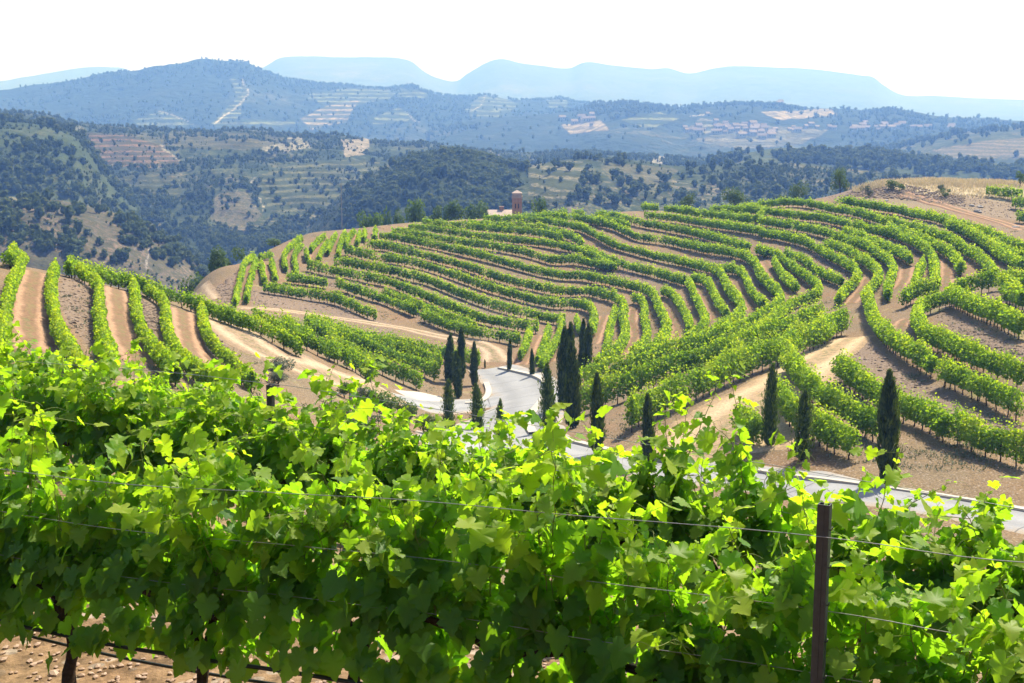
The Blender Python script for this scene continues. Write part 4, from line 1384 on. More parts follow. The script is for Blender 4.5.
for i, (px, yb, w, h, mt, lab) in enumerate([
        (282, 374, 27, 17, 'bush_grey', 'olive rounded shrub at the edge of the dirt track'), (278, 386, 26, 14, 'bush_grey', 'silvery low shrub below the olive one'),
        (344, 398, 18, 16, 'bush', 'dark shrub between the table frame and the bollard lamp'), (362, 404, 22, 18, 'bush_grey', 'grey green shrub right of the bollard lamp'),
        (384, 414, 38, 26, 'bush_light', 'large green shrub above the road pad'), (408, 424, 36, 26, 'bush', 'darker shrub on the slope left of the junction'), (428, 436, 30, 22, 'bush', 'lowest shrub left of the junction'),
        (340, 418, 36, 18, 'bush_grey', 'pale shrub in front of the bollard lamp'), (372, 432, 36, 20, 'bush_grey', 'grey shrub low on the foreground slope')]):
    place_bush('shrub', px, yb, w, h, mt, lab, 'shrub', 50 + i, 'shrubs beside the track', n=1300, leaf=0.07, base=0.02)
for i, (px, yb, w, h, lab) in enumerate([(868, 196, 15, 10, 'dry brown shrub on the earth bank, leftmost'), (893, 189, 16, 9, 'green shrub on top of the earth bank'), (902, 192, 7, 8, 'small shrub at the right of the bank top'),
                                          (945, 197, 12, 8, 'small green shrub below the dry grass'), (941, 191, 9, 6, 'tiny shrub in the dry grass of the plateau'), (1020, 186, 10, 14, 'dark shrub at the right picture edge on the plateau')]):
    place_bush('shrub', px, yb, w, h, 'bush' if i in (1, 2, 3, 5) else 'bush_grey', lab, 'shrub', 70 + i, 'shrubs on the bare bank', n=500, leaf=0.1, base=0.02)


def rock(name, P, r, lab, seed, group=None, mat='grey_stone'):
    rs = np.random.RandomState(seed)
    import bmesh
    bm = bmesh.new()
    bmesh.ops.create_icosphere(bm, subdivisions=2, radius=1.0)
    for v in bm.verts:
        c = np.array(v.co)
        q = 1 + 0.28 * float(vnoise(np.array([c[0] * 1.3 + seed]), np.array([c[1] * 1.3 + c[2] * 2.1]), seed)[0])
        v.co = Vector((c[0] * q * r[0], c[1] * q * r[1], c[2] * q * r[2]))
    me = bpy.data.meshes.new(name)
    bm.to_mesh(me)
    bm.free()
    me.materials.append(M[mat])
    o = bpy.data.objects.new(name, me)
    COL.objects.link(o)
    o.location = P
    tag(o, lab, 'rock', group)
    return o


for i, (px, py, s, lab) in enumerate([(972, 206, 0.35, 'pale rock on the bank, left of the largest'), (978, 212, 0.55, 'largest pale rock lying on the earth bank'), (980, 207, 0.4, 'pale rock just above the largest one'),
                                       (886, 201, 0.3, 'small pale rock at the foot of the bank'), (1016, 228, 0.45, 'brown rock at the right edge below the bank')]):
    P = hit(px, py, 0.0)[0]
    if not np.isnan(P[0]):
        rock('rock', P + [0, 0, s * 0.15], (s * 1.3, s, s * 0.6), lab, 11 + i, 'rocks on the earth bank')

# ------------------------------------------------------------------ brick tower and its house behind the crest
TD = 300.0
mpp = TD / F_PX
base = unproj(517, 236, TD)
root = empty('brick_tower', base)
tag(root, 'square brick tower with a pale cap behind the vineyard crest', 'tower')
hT = (236 - 191) * mpp
b = MB()
rT = 4.9 * mpp
b.box((-rT, -rT, -28), (rT, rT, hT * 0.84))
b.build('shaft', M['brick'], root)
b = MB()
b.box((-rT * 1.10, -rT * 1.10, hT * 0.842), (rT * 1.10, rT * 1.10, hT * 0.885))
b.box((-rT * 0.97, -rT * 0.97, hT * 0.887), (rT * 0.97, rT * 0.97, hT * 0.95))
b.add([(-rT * 1.05, -rT * 1.05, hT * 0.952), (rT * 1.05, -rT * 1.05, hT * 0.952), (rT * 1.05, rT * 1.05, hT * 0.952), (-rT * 1.05, rT * 1.05, hT * 0.952), (0, 0, hT * 1.02)],
      [(0, 1, 4), (1, 2, 4), (2, 3, 4), (3, 0, 4)])
b.build('cap', M['roof'], root)
for xx in (-0.35, 0.35):
    b = MB()
    b.box((xx - 0.12, -rT - 0.03, hT * 0.62), (xx + 0.12, -rT + 0.1, hT * 0.72))
    b.build('window', M['hose'], root)


def gable_house(name, P, w, d, h, rh, lab, cat, rz=0.0, wall='house', roof='tile', win=True, group=None):
    root = empty(name, P, rz)
    b = MB()
    b.box((-w / 2, -d / 2, -22), (w / 2, d / 2, h))
    b.add([(-w / 2, -d / 2, h), (-w / 2, d / 2, h), (-w / 2, 0, h + rh), (w / 2, -d / 2, h), (w / 2, d / 2, h), (w / 2, 0, h + rh)], [(0, 2, 1), (3, 4, 5)])
    b.build('wall', M[wall], root)
    b = MB()
    e = 0.3
    for s in (-1, 1):
        V = [(-w / 2 - e, s * (d / 2 + e), h - e * rh / d * 2), (w / 2 + e, s * (d / 2 + e), h - e * rh / d * 2), (w / 2 + e, 0, h + rh + 0.02), (-w / 2 - e, 0, h + rh + 0.02)]
        V += [(x, y, z + 0.16) for x, y, z in V]
        b.add(V, [(0, 1, 2, 3), (7, 6, 5, 4), (0, 4, 5, 1), (1, 5, 6, 2), (3, 2, 6, 7), (0, 3, 7, 4)])
    b.build('roof', M[roof], root)
    if win:
        for q in range(max(1, int(w / 3))):
            b = MB()
            x = -w / 2 + (q + 0.5) * w / max(1, int(w / 3))
            b.box((x - 0.45, -d / 2 - 0.03, h * 0.45), (x + 0.45, -d / 2 + 0.1, h * 0.8))
            b.build('window', M['hose'], root)
    tag(root, lab, cat, group)
    return root


hs = unproj(499, 219, TD + 4)
gable_house('farm_house', hs, 30 * mpp, 5.0, 0.9, 1.1, 'low farm building with a pale roof beside the brick tower', 'farmhouse', wall='house', roof='roof', win=False)
b = MB()
b.box((-0.5, -0.4, 0), (0.5, 0.4, 1.1))
b.box((-0.6, -0.5, 1.1), (0.6, 0.5, 1.25))
for ob in [o for o in bpy.data.objects if o.name.startswith('farm_house')][:1]:
    ch = b.build('chimney', M['brick'], ob)
    ch.location = (0.6, 0, 1.7)
wp = unproj(556, 219, TD + 6)
gable_house('shed', wp, 11 * mpp, 2.0, 1.0, 0.5, 'small white shed behind the crest right of the tower', 'shed', wall='white', roof='roof', win=False)
b = MB()
b.tube([(0, 0, -14), (0, 0, 7.2)], [0.10, 0.06], 8)
b.tube([(-0.4, 0, 6.7), (0.4, 0, 6.7)], 0.03, 6)
o = b.build('utility_pole', M['lampgrey'])
o.location = unproj(342, 226, 220)
tag(o, 'thin grey utility pole rising behind the hill nose', 'pole')

# bollard lamp and metal table frame beside the shrubs
P = hit(350.5, 401, 0)[0]
root = empty('bollard_lamp', P)
tag(root, 'short grey bollard lamp with a domed cap among shrubs', 'lamp')
b = MB()
b.lathe([(0.10, 0), (0.10, 0.62)], 14)
b.build('post', M['lampgrey'], root)
b = MB()
b.lathe([(0.085, 0.62), (0.085, 0.72)], 14)
b.build('lens', M['white'], root)
b = MB()
b.lathe([(0.10, 0.72), (0.15, 0.73), (0.15, 0.77), (0.10, 0.83), (0.03, 0.86), (0.001, 0.865)], 14)
b.build('cap', M['lampgrey'], root)
P = hit(331.5, 404, 0)[0]
root = empty('metal_stand', P)
tag(root, 'grey metal T-shaped stand among the shrubs left of the lamp', 'stand')
b = MB()
b.box((-0.05, -0.05, -0.1), (0.05, 0.05, 0.62))
b.build('post', M['lampgrey'], root)
b = MB()
b.box((-0.42, -0.15, 0.62), (0.42, 0.15, 0.70))
b.build('crossbar', M['lampgrey'], root)

# ------------------------------------------------------------------ trees, bushes and houses of the far hills
TREE_P = []
for v in range(6):
    rs_ = np.random.RandomState(100 + v)
    V, F, tone, bb = bush_mesh(100 + v, 130, lobes=5 + v % 3, h=0.92 if v < 4 else 1.25, w=1.0 if v < 4 else 0.75, leaf=0.27, base=0.06, trunk=False)
    # inner mass
    b = MB()
    b.lathe([(0.02, 0.02), (0.20, 0.14), (0.27, 0.42), (0.20, 0.75), (0.02, 0.92)], 7)
    V2, F2 = np.concatenate(b.V), np.concatenate(b.F4)
    b = MB()
    b.tube([(0, 0, -0.15), (0, 0, 0.3)], [0.05, 0.03], 5, cap=False)
    V3, F3 = np.concatenate(b.V), np.concatenate(b.F4)
    VV = np.concatenate([V, V2, V3])
    FF = np.concatenate([F, F2 + len(V), F3 + len(V) + len(V2)])
    mi = np.concatenate([np.zeros(len(F) + len(F2), int), np.ones(len(F3), int)])
    tn = np.concatenate([tone, np.full(len(V2), 0.1), np.zeros(len(V3))])
    TREE_P.append((VV, FF, mi, tn))
HL = HILLS['hills']
# hill index, count, size range, density rule by photo position, what to call them
GREEN_ZONE = [[(0, 118), (90, 125), (112, 175), (0, 196)], [(330, 212), (335, 190), (365, 165), (395, 150), (440, 147), (500, 165), (520, 205), (470, 215)]]
cand = []
rs = np.random.RandomState(5)


def scatter(hi, count, smin, smax, dens, nse, label, name='tree'):
    V, qx, qy, n, k, fa = HL[hi]
    got, tries = 0, 0
    nf = int(n / 1.2) - 1
    while got < count and tries < 40:
        tries += 1
        m = 4000
        i = (rs.rand(m) * (nf - 2)).astype(int)
        j = (rs.rand(m) * (k - 2)).astype(int)
        x, y = qx[i, j], qy[i, j]
        p = dens(x, y) * (1 - 0.93 * fa[i, j])
        c = V[i, j]
        nv = fbm(c[:, 0] / nse, c[:, 1] / nse, 77 + hi, 3)
        p = p * np.clip(0.5 + 1.9 * nv, 0.04, 1.0)
        # even spread over the picture rather than over the grid
        for q in np.where(rs.rand(m) < p)[0]:
            if got >= count:
                break
            f = rs.rand(2)
            pt = V[i[q], j[q]] * (1 - f[0]) + V[i[q] + 1, j[q]] * f[0]
            pt = pt + (V[i[q], j[q] + 1] - V[i[q], j[q]]) * f[1]
            if not (-60 < x[q] < 1090):
                continue
            s = smin + (smax - smin) * rs.beta(1.3, 2.6)
            cand.append((s / np.linalg.norm(pt), pt, s, label, name, x[q], y[q]))
            got += 1


def zone(px, py, polys):
    r = np.zeros(len(px), bool)
    for p in polys:
        r |= inside(px, py, p)
    return r


CREST_PX = ([0, 40, 75, 200, 240, 300, 370, 430, 600, 720, 840, 880, 1024], [246, 250, 262, 296, 258, 236, 224, 214, 203, 205, 196, 178, 178])
NEAR_ORDER = [7, 5, 4, 6, 3, 2, 1, 0]


def seen(hi, x, y):
    """not behind the vineyard crest and not behind a nearer hill"""
    ok = y < np.interp(x, *CREST_PX) + 3
    for h in NEAR_ORDER[:NEAR_ORDER.index(hi)]:
        V, qx, qy, n, k, fa = HL[h]
        cx, cyy = qx.reshape(n, k), qy.reshape(n, k).min(0)
        cx = cx[qy.argmin(0), np.arange(k)]
        o = np.argsort(cx)
        lim = np.interp(x, cx[o], cyy[o], left=999, right=999)
        ok &= y < lim + 1
    return ok


scatter(7, 300, 1.8, 6.0, lambda x, y: np.where(y < 204, 0.4, 0.8) * seen(7, x, y), 22, 'round dark bush on the brown slope beyond the left hillock', 'bush')
scatter(3, 3300, 1.8, 5.0, lambda x, y: np.where(zone(x, y, [[(0, 185), (190, 195), (330, 210), (330, 290), (0, 290)]]), 1.0, 0.35) * seen(3, x, y), 55, 'dark tree on the scrubby far side of the valley')
scatter(4, 380, 2.5, 6.5, lambda x, y: 1.0 * seen(4, x, y), 60, 'dark pine on the wooded ridge at the upper left')
scatter(5, 1900, 2.0, 6.5, lambda x, y: np.where(zone(x, y, [GREEN_ZONE[1]]), 1.0, np.where(x > 585, 0.10, 0.14)) * seen(5, x, y), 45, 'dark tree on the ridge just above the vineyard crest')
scatter(6, 620, 4.0, 8.0, lambda x, y: 1.0 * seen(6, x, y), 60, 'pine on the wooded ridge at the upper right')
scatter(2, 260, 4.0, 9.0, lambda x, y: 0.5 * seen(2, x, y), 120, 'tree on the olive green slope at the right edge')
scatter(1, 1300, 4.0, 9.0, lambda x, y: 0.6 * seen(1, x, y), 200, 'tree on the village hill')
scatter(0, 2400, 4.0, 8.0, lambda x, y: 0.6 * seen(0, x, y), 260, 'tree on the blue hills')
scatter(3, 3600, 0.9, 2.4, lambda x, y: 1.0 * seen(3, x, y), 30, 'low shrub on the scrubby far side of the valley')
scatter(4, 1200, 0.8, 2.4, lambda x, y: 1.0 * seen(4, x, y), 30, 'low shrub on the wooded ridge at the upper left')
scatter(5, 1800, 0.8, 2.2, lambda x, y: 1.0 * seen(5, x, y), 30, 'low shrub on the ridge above the vineyard crest')
scatter(7, 500, 0.5, 1.6, lambda x, y: 1.0 * seen(7, x, y), 20, 'low shrub on the brown slope', 'bush')
cand.sort(key=lambda q: -q[0])
tree_me = []
for v, (VV, FF, mi, tn) in enumerate(TREE_P):
    o = build('tree', VV, FF, [M['far_tree'], M['trunk']], mi, attrs={'tone': tn})
    tree_me.append(o.data)
    bpy.data.objects.remove(o)
PLACE_NAMES = {'round dark bush on the brown slope beyond the left hillock': 'bushes on the brown slope'}
for q, (ang, pt, s, lab, nm, x, y) in enumerate(cand[:290]):
    o = bpy.data.objects.new(nm, tree_me[q % 6])
    COL.objects.link(o)
    w = s * rs.uniform(0.85, 1.35)
    o.location = pt
    o.scale = (w, w, s)
    o.rotation_euler = (0, 0, rs.uniform(0, 6.28))
    tag(o, lab, nm, 'trees of: ' + lab if nm == 'tree' else 'bushes on the brown slope')
Vs, Fs, Ms, Ts, off = [], [], [], [], 0
for q, (ang, pt, s, lab, nm, x, y) in enumerate(cand[290:]):
    VV, FF, mi, tn = TREE_P[q % 6]
    a = rs.uniform(0, 6.28)
    w = s * rs.uniform(0.85, 1.35)
    R = np.array([[math.cos(a), -math.sin(a), 0], [math.sin(a), math.cos(a), 0], [0, 0, 1]])
    if ang < 0.004:
        # far off: a thinner choice of leaf clumps, each larger
        keep = np.concatenate([np.arange(0, 130, 3), np.arange(130, len(FF))])
        F2 = FF[keep]
        m2 = mi[keep]
    else:
        F2, m2 = FF, mi
    Vs.append((VV * [w, w, s]) @ R.T + pt)
    Fs.append(F2 + off)
    Ms.append(m2)
    Ts.append(np.clip(tn + rs.normal(0, 0.12), 0, 1))
    off += len(VV)
tag(build('distant_trees', np.concatenate(Vs), np.concatenate(Fs), [M['far_tree'], M['trunk']], np.concatenate(Ms), attrs={'tone': np.concatenate(Ts)}),
    'woods and scattered trees covering the far hills', 'trees', kind='stuff')
print('trees', len(cand))

# the village on the far hill
hb = MB()
hb.box((-0.5, -0.4, -0.4), (0.5, 0.4, 0.55), 0)
hb.add([(-0.5, -0.4, 0.55), (-0.5, 0.4, 0.55), (-0.5, 0, 0.85), (0.5, -0.4, 0.55), (0.5, 0.4, 0.55), (0.5, 0, 0.85)], [(0, 2, 1), (3, 4, 5)], 0)
hb.add([(-0.56, -0.47, 0.52), (0.56, -0.47, 0.52), (0.56, 0, 0.90), (-0.56, 0, 0.90), (0.56, 0.47, 0.52), (-0.56, 0.47, 0.52)], [(0, 1, 2, 3), (3, 2, 4, 5)], 1)
for x in (-0.25, 0.1, 0.34):
    hb.box((x - 0.05, -0.41, 0.15), (x + 0.05, -0.39, 0.35), 2)
ho = hb.build('house', [M['house'], M['tile'], M['hose']])
house_me = ho.data
bpy.data.objects.remove(ho)
V, qx, qy, n, k, fa = HL[1]
spots = []
for q in range(60):
    spots.append((rs.normal(735, 26), rs.normal(131, 3.0)))
for q in range(34):
    spots.append((rs.uniform(790, 955), rs.normal(128.5, 1.4)))
for q in range(10):
    spots.append((rs.uniform(560, 600), rs.normal(120, 3.0)))
spots += [(778, 103.5), (781, 103.5), (707, 116)]
for q, (x, y) in enumerate(spots):
    d = (qx - x) ** 2 + 3 * (qy - y) ** 2
    i, j = np.unravel_index(np.argmin(d), d.shape)
    o = bpy.data.objects.new('house', house_me)
    COL.objects.link(o)
    o.location = V[i, j]
    s = rs.uniform(5.5, 9.5)
    o.scale = (s * rs.uniform(0.9, 1.6), s, s * rs.uniform(0.8, 1.15))
    o.rotation_euler = (0, 0, rs.uniform(-0.5, 0.5))
    lab = ('house of the far hillside village, one of its dense cluster' if q < 60 else 'house of the long line at the right of the far village' if q < 94 else
           'lone far house on a hillside left of the village' if q < 104 else 'lone house on the skyline of the village hill')
    tag(o, lab, 'house', 'houses of the far village' if q < 94 else 'lone houses on the far hills')

# ------------------------------------------------------------------ the foreground: trellised grapevines close to the camera
def leaf_template():
    half = [(0.05, -0.02), (0.12, -0.15), (0.24, -0.19), (0.33, -0.13), (0.39, -0.10), (0.42, 0.0), (0.49, 0.05), (0.44, 0.14), (0.40, 0.20), (0.47, 0.25), (0.56, 0.36), (0.49, 0.41), (0.46, 0.49),
            (0.36, 0.50), (0.30, 0.52), (0.33, 0.60), (0.27, 0.66), (0.26, 0.75), (0.17, 0.78), (0.11, 0.88)]
    ring = [(0.0, 0.04)] + half + [(0.0, 1.0)] + [(-a, b) for a, b in half[::-1]]
    R = np.array(ring)
    inner = np.array([(0.0, 0.30), (0.0, 0.60)])
    # fan around two centres on the midrib
    V2 = np.concatenate([R, inner])
    c0, c1 = len(R), len(R) + 1
    n = len(R)
    F = []
    for i in range(n):
        j = (i + 1) % n
        mid = (R[i, 1] + R[j, 1]) / 2
        c = c1 if mid > 0.47 else c0
        F.append((i, j, c))
    # close the seam between both fans
    seam = [i for i in range(n) if ((R[i, 1] + R[(i + 1) % n, 1]) / 2 > 0.47) != ((R[i - 1, 1] + R[i, 1]) / 2 > 0.47)]
    for i in seam:
        F.append((i, c0, c1) if R[i, 0] < 0 else (i, c1, c0))
    return V2, np.array(F)


LT, LF = leaf_template()


def add_leaves(C, tipdir, normal, size, tone, rs, store):
    """leaves with their stalk end at C, blade running along tipdir"""
    n = len(C)
    U = tipdir / (np.linalg.norm(tipdir, axis=1)[:, None] + 1e-9)
    Nn = normal - U * (normal * U).sum(1)[:, None]
    Nn /= np.linalg.norm(Nn, axis=1)[:, None] + 1e-9
    W = np.cross(U, Nn)
    lx, ly = LT[:, 0], LT[:, 1]
    fold = rs.uniform(0.05, 0.45, n)[:, None]
    curl = rs.normal(-0.15, 0.30, n)[:, None]
    wav = rs.uniform(0.02, 0.10, n)[:, None]
    ph = rs.uniform(0, 6.28, n)[:, None]
    lz = fold * np.abs(lx)[None] - (fold * 0.9) * (lx ** 2)[None] + curl * ((ly - 0.2) ** 2)[None] + wav * np.sin(9 * ly[None] + 7 * np.abs(lx)[None] + ph) * (np.abs(lx) * 2)[None]
    sw = 1 + rs.normal(0, 0.08, n)[:, None]
    P = C[:, None] + size[:, None, None] * ((lx[None] * sw)[..., None] * W[:, None] + ly[None, :, None] * U[:, None] + lz[..., None] * Nn[:, None])
    nv = len(LT)
    store['V'].append(P.reshape(-1, 3))
    store['F'].append((LF[None] + (np.arange(n) * nv)[:, None, None] + store['n']).reshape(-1, 3))
    store['t'].append(np.repeat(tone, nv))
    store['uv'].append(np.tile(LT, (n, 1)))
    store['n'] += n * nv


def vine_proto(seed, nshoot=15, per=15, hmax=1.0, far=False):
    """one trellised grapevine at the origin, its row along +X; returns meshes trunk, shoots, foliage"""
    rs = np.random.RandomState(seed)
    wood, green = MB(), MB()
    p = np.array([[0, 0, -0.06], [0.03, 0.01, 0.15], [0.02, -0.03, 0.33], [0.07, 0.0, 0.5], [0.05, 0.01, 0.60]]) + rs.normal(0, 0.02, (5, 3)) * [1, 1, 0.2]
    wood.tube(smooth_line(p, 0.06), np.linspace(0.040, 0.033, len(smooth_line(p, 0.06))) * (1 + 0.15 * rs.normal(size=len(smooth_line(p, 0.06)))).clip(0.8, 1.3), 8)
    heads = []
    for sg in (-1, 1):
        q = np.array([p[-2], p[-1] + [0.08 * sg, 0, 0.03], p[-1] + [0.26 * sg, 0.01, 0.07], p[-1] + [0.50 * sg, -0.01, 0.08]]) + rs.normal(0, 0.012, (4, 3))
        q = smooth_line(q, 0.06)
        wood.tube(q, np.linspace(0.03, 0.016, len(q)), 7)
        heads.append(q)
    if seed % 2:
        q = np.array([p[2], p[2] + [-0.09, 0.03, 0.16], p[2] + [-0.13, 0.02, 0.30]])
        wood.tube(smooth_line(q, 0.05), 0.022, 7)
    st = {'V': [], 'F': [], 't': [], 'uv': [], 'n': 0}
    for k in range(nshoot):
        hd = heads[k % 2]
        b = hd[rs.randint(1, len(hd))]
        long = rs.rand() < 0.17
        Ls = hmax * rs.uniform(0.66, 1.12) * (1.42 if long else 1.0)
        lean = np.array([rs.normal(0, 0.22), rs.normal(0, 0.14), 1.0])
        tip_droop = rs.uniform(0.0, 0.3) if rs.rand() < 0.6 else rs.uniform(0.3, 0.7)
        m = int(Ls / 0.043) + 3
        u = np.linspace(0, 1, m)
        side = np.array([rs.normal(0, 0.22), rs.normal(0, 0.26), 0])
        path = b + lean * (u * Ls)[:, None] + side * (u ** 2.2 * Ls * tip_droop * 2)[:, None] - np.array([0, 0, 1.0]) * (u ** 3 * Ls * tip_droop * 0.55)[:, None]
        path[:, 1] = path[:, 1] * (0.75 + 0.25 * u)
        path += np.cumsum(rs.normal(0, 0.006, (m, 3)), 0)
        green.tube(path, np.linspace(0.0045, 0.0016, m), 4 if not far else 3, cap=False)
        tg = np.gradient(path, axis=0)
        tg /= np.linalg.norm(tg, axis=1)[:, None]
        az = rs.uniform(0, 6.28)
        idx = np.arange(1, m)
        alt = np.where(np.arange(len(idx)) % 2, 0, math.pi) + az + rs.normal(0, 0.55, len(idx))
        od = np.stack([np.cos(alt) * 0.75, np.sin(alt), np.zeros(len(idx))], 1)
        tu = u[idx]
        size = np.interp(tu, [0, 0.2, 0.6, 0.85, 1.0], [0.102, 0.118, 0.106, 0.075, 0.030]) * rs.uniform(0.75, 1.2, len(idx)) * np.where(tu > 0.6, 0.68 if long else 1.0, 1.0)
        pl = size * rs.uniform(0.35, 0.75, len(idx))
        pd = od * 0.9 + np.array([0, 0, 0.45]) + rs.normal(0, 0.2, (len(idx), 3))
        pd /= np.linalg.norm(pd, axis=1)[:, None]
        C = path[idx] + pd * pl[:, None]
        tip = od * rs.uniform(0.35, 1.0, (len(idx), 1)) + np.array([0, 0, -0.75]) * rs.uniform(0.2, 1.5, (len(idx), 1)) + rs.normal(0, 0.25, (len(idx), 3))
        tip[tu > 0.9] += tg[idx][tu > 0.9] * 1.3
        nor = od * rs.uniform(0.2, 1.0, (len(idx), 1)) + np.array([0, 0, 0.75]) + rs.normal(0, 0.38, (len(idx), 3))
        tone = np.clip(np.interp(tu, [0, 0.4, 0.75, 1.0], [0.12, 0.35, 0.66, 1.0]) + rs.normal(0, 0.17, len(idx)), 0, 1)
        add_leaves(C, tip, nor, size, tone, rs, st)
        for q, a in enumerate(idx):
            if q % (1 if not far else 3) == 0:
                green.tube([path[a], C[q]], [0.0016, 0.0012], 3, cap=False)
        # side shoots with small leaves in the lower half
        for a in idx[2::3]:
            if rs.rand() < 0.75:
                c = rs.randint(2, 5)
                d = np.array([rs.normal(0, 0.7), rs.normal(0, 1.0), rs.uniform(-0.25, 0.6)])
                d /= np.linalg.norm(d)
                tt = np.linspace(0.4, 1, c)[:, None] * rs.uniform(0.10, 0.26)
                CC = path[a] + d * tt + rs.normal(0, 0.015, (c, 3))
                green.tube([path[a], CC[-1]], [0.0018, 0.001], 3, cap=False)
                add_leaves(CC, d * 0.6 + np.array([0, 0, -0.5]) + rs.normal(0, 0.45, (c, 3)), np.array([0, 0, 0.8]) + d * 0.6 + rs.normal(0, 0.4, (c, 3)),
                           rs.uniform(0.055, 0.115, c), np.clip(np.full(c, 0.45 + 0.45 * u[a]) + rs.normal(0, 0.15, c), 0, 1), rs, st)
        # tendrils near the tip
        for a in idx[-7::2]:
            if rs.rand() < 0.6:
                d = rand_dirs(1, rs)[0] * [1, 1, 0.3] + [0, 0, 0.25]
                w = np.linspace(0, 1, 12)[:, None]
                e = rs.uniform(0.08, 0.17)
                cu = np.array([d[1], -d[0], 0.5])
                tp = path[a] + d * w * e + cu * (np.sin(w * 5.0) * w * 0.025) + np.array([0, 0, -1]) * w ** 2 * e * 0.4
                green.tube(tp, np.linspace(0.0015, 0.0007, 12), 3, cap=False)
    # low skirts: old large leaves hanging around the cordon
    n = 190
    C = np.stack([rs.uniform(-0.52, 0.58, n), rs.normal(0, 0.14, n), 0.42 + 0.54 * rs.beta(1.15, 1.3, n)], 1)
    od = np.stack([rs.normal(0, 0.5, n), np.sign(C[:, 1]) + rs.normal(0, 0.3, n), np.zeros(n)], 1)
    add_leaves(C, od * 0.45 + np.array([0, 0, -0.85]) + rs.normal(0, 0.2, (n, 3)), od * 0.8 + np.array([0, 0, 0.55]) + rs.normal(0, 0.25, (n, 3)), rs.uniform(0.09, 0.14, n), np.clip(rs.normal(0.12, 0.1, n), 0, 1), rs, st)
    t = wood.build('trunk', M['bark'], smooth=True)
    s = green.build('shoots', M['shoot'], smooth=True)
    V = np.concatenate(st['V'])
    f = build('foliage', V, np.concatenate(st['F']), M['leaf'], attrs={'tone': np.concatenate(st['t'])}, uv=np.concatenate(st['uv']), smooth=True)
    r = (t.data, s.data, f.data)
    for o in (t, s, f):
        bpy.data.objects.remove(o)
    return r


VP = [vine_proto(s, nshoot=18, hmax=0.82) for s in range(7)]
ROW_ANG = math.atan2(DIR_A[1], DIR_A[0])


def vine_line(off, s0, s1, step, label, group, seed, sc=1.0, profile=None):
    rs = np.random.RandomState(seed)
    k = 0
    s = s0
    while s < s1:
        p = row_pt(off, s + rs.uniform(-0.06, 0.06))
        z = float(H(np.array([p[0]]), np.array([p[1]]))[0])
        root = empty('grapevine', (p[0], p[1], z), ROW_ANG + (math.pi if rs.rand() < 0.5 else 0) + rs.normal(0, 0.04))
        hs = sc * rs.uniform(0.92, 1.08) * (profile(s) if profile else 1.0)
        root.scale = (1.0, rs.uniform(0.95, 1.15), hs)
        tag(root, label % ORD[k], 'grapevine', group)
        for nm, me in zip(('trunk', 'shoots', 'foliage'), VP[rs.randint(7)]):
            c = bpy.data.objects.new(nm, me)
            COL.objects.link(c)
            c.parent = root
        s += step
        k += 1


def trellis_post(off, s, h, lab, w=0.055):
    p = row_pt(off, s)
    z = float(H(np.array([p[0]]), np.array([p[1]]))[0])
    root = empty('trellis_post', (p[0], p[1], z), ROW_ANG)
    tag(root, lab, 'trellis post', 'steel trellis posts of the near rows')
    b = MB()
    q = w / 2
    # a folded steel section: its closed face looks at the camera; two flanges, lips, and small wire notches
    b.box((-q, -0.004, -0.3), (q, 0.0, h))
    b.box((-q, 0.0002, -0.3), (-q + 0.004, 0.032, h))
    b.box((q - 0.004, 0.0002, -0.3), (q, 0.032, h))
    b.box((-q + 0.0042, 0.028, -0.3), (-q + 0.015, 0.032, h))
    b.box((q - 0.015, 0.028, -0.3), (q - 0.0042, 0.032, h))
    b.box((-0.0035, -0.0065, -0.3), (0.0035, -0.0042, h - 0.004))
    b.build('profile', M['metal'], root)
    for hh in np.arange(0.43, h - 0.06, 0.15):
        c = MB()
        c.tube([(q + 0.001, 0.010, hh), (q + 0.010, 0.006, hh + 0.004), (q + 0.012, 0.004, hh + 0.016)], 0.0028, 5)
        c.box((q - 0.014, -0.0062, hh), (q - 0.006, -0.0042, hh + 0.012))
        c.build('wire_hook', M['metal'], root)
    return root


def wire(off, s0, s1, h, lab, r=0.0022, sag=0.02, name='trellis_wire', mat='wire', cat='wire', post_s=None, wig=0.0, lat=-0.025, group='trellis wires of the near rows'):
    s = np.linspace(s0, s1, 90)
    P = np.array([row_pt(off + lat, q) for q in s])
    z = H(P[:, 0], P[:, 1])
    z = np.convolve(np.pad(z, 12, mode='edge'), np.ones(25) / 25, 'valid')
    z = z + h - sag * np.abs(np.sin(s * math.pi / 5.4)) + wig * vnoise(s * 1.2, s * 0 + off, 5)
    b = MB()
    b.tube(np.c_[P, z], r, 6)
    tag(b.build(name, M[mat], smooth=True), lab, cat, group)


S_POST = np.linalg.norm((A1 - A0)[:2])
vine_line(0.0, -3.2, S_POST + 3.0, 0.98, 'leafy grapevine of the nearest trellis row, %s from its left end', 'grapevines of the nearest row', 1, 1.0, profile=lambda q: np.interp(q, [0, 3, 5, 8], [1.0, 1.0, 1.04, 1.12]))
vine_line(2.9, -5.2, S_POST + 4.6, 0.98, 'leafy grapevine of the second trellis row, %s from its left end', 'grapevines of the second row', 2, profile=lambda q: np.interp(q, [-3, -0.5, 0.1, 2.0, 4.0, 7.0], [0.98, 0.98, 0.99, 0.96, 1.02, 1.13]))
vine_line(5.8, -6.6, 2.2, 1.0, 'leafy grapevine of the third trellis row, %s from its left end', 'grapevines of the third row', 3, 1.0)
trellis_post(-0.30, S_POST + 0.035, 1.58, 'dark steel trellis post of the nearest row, with wire notches, at lower right', 0.047)
trellis_post(2.86, -0.2, 1.42, 'dark steel trellis post of the second row, left of centre')
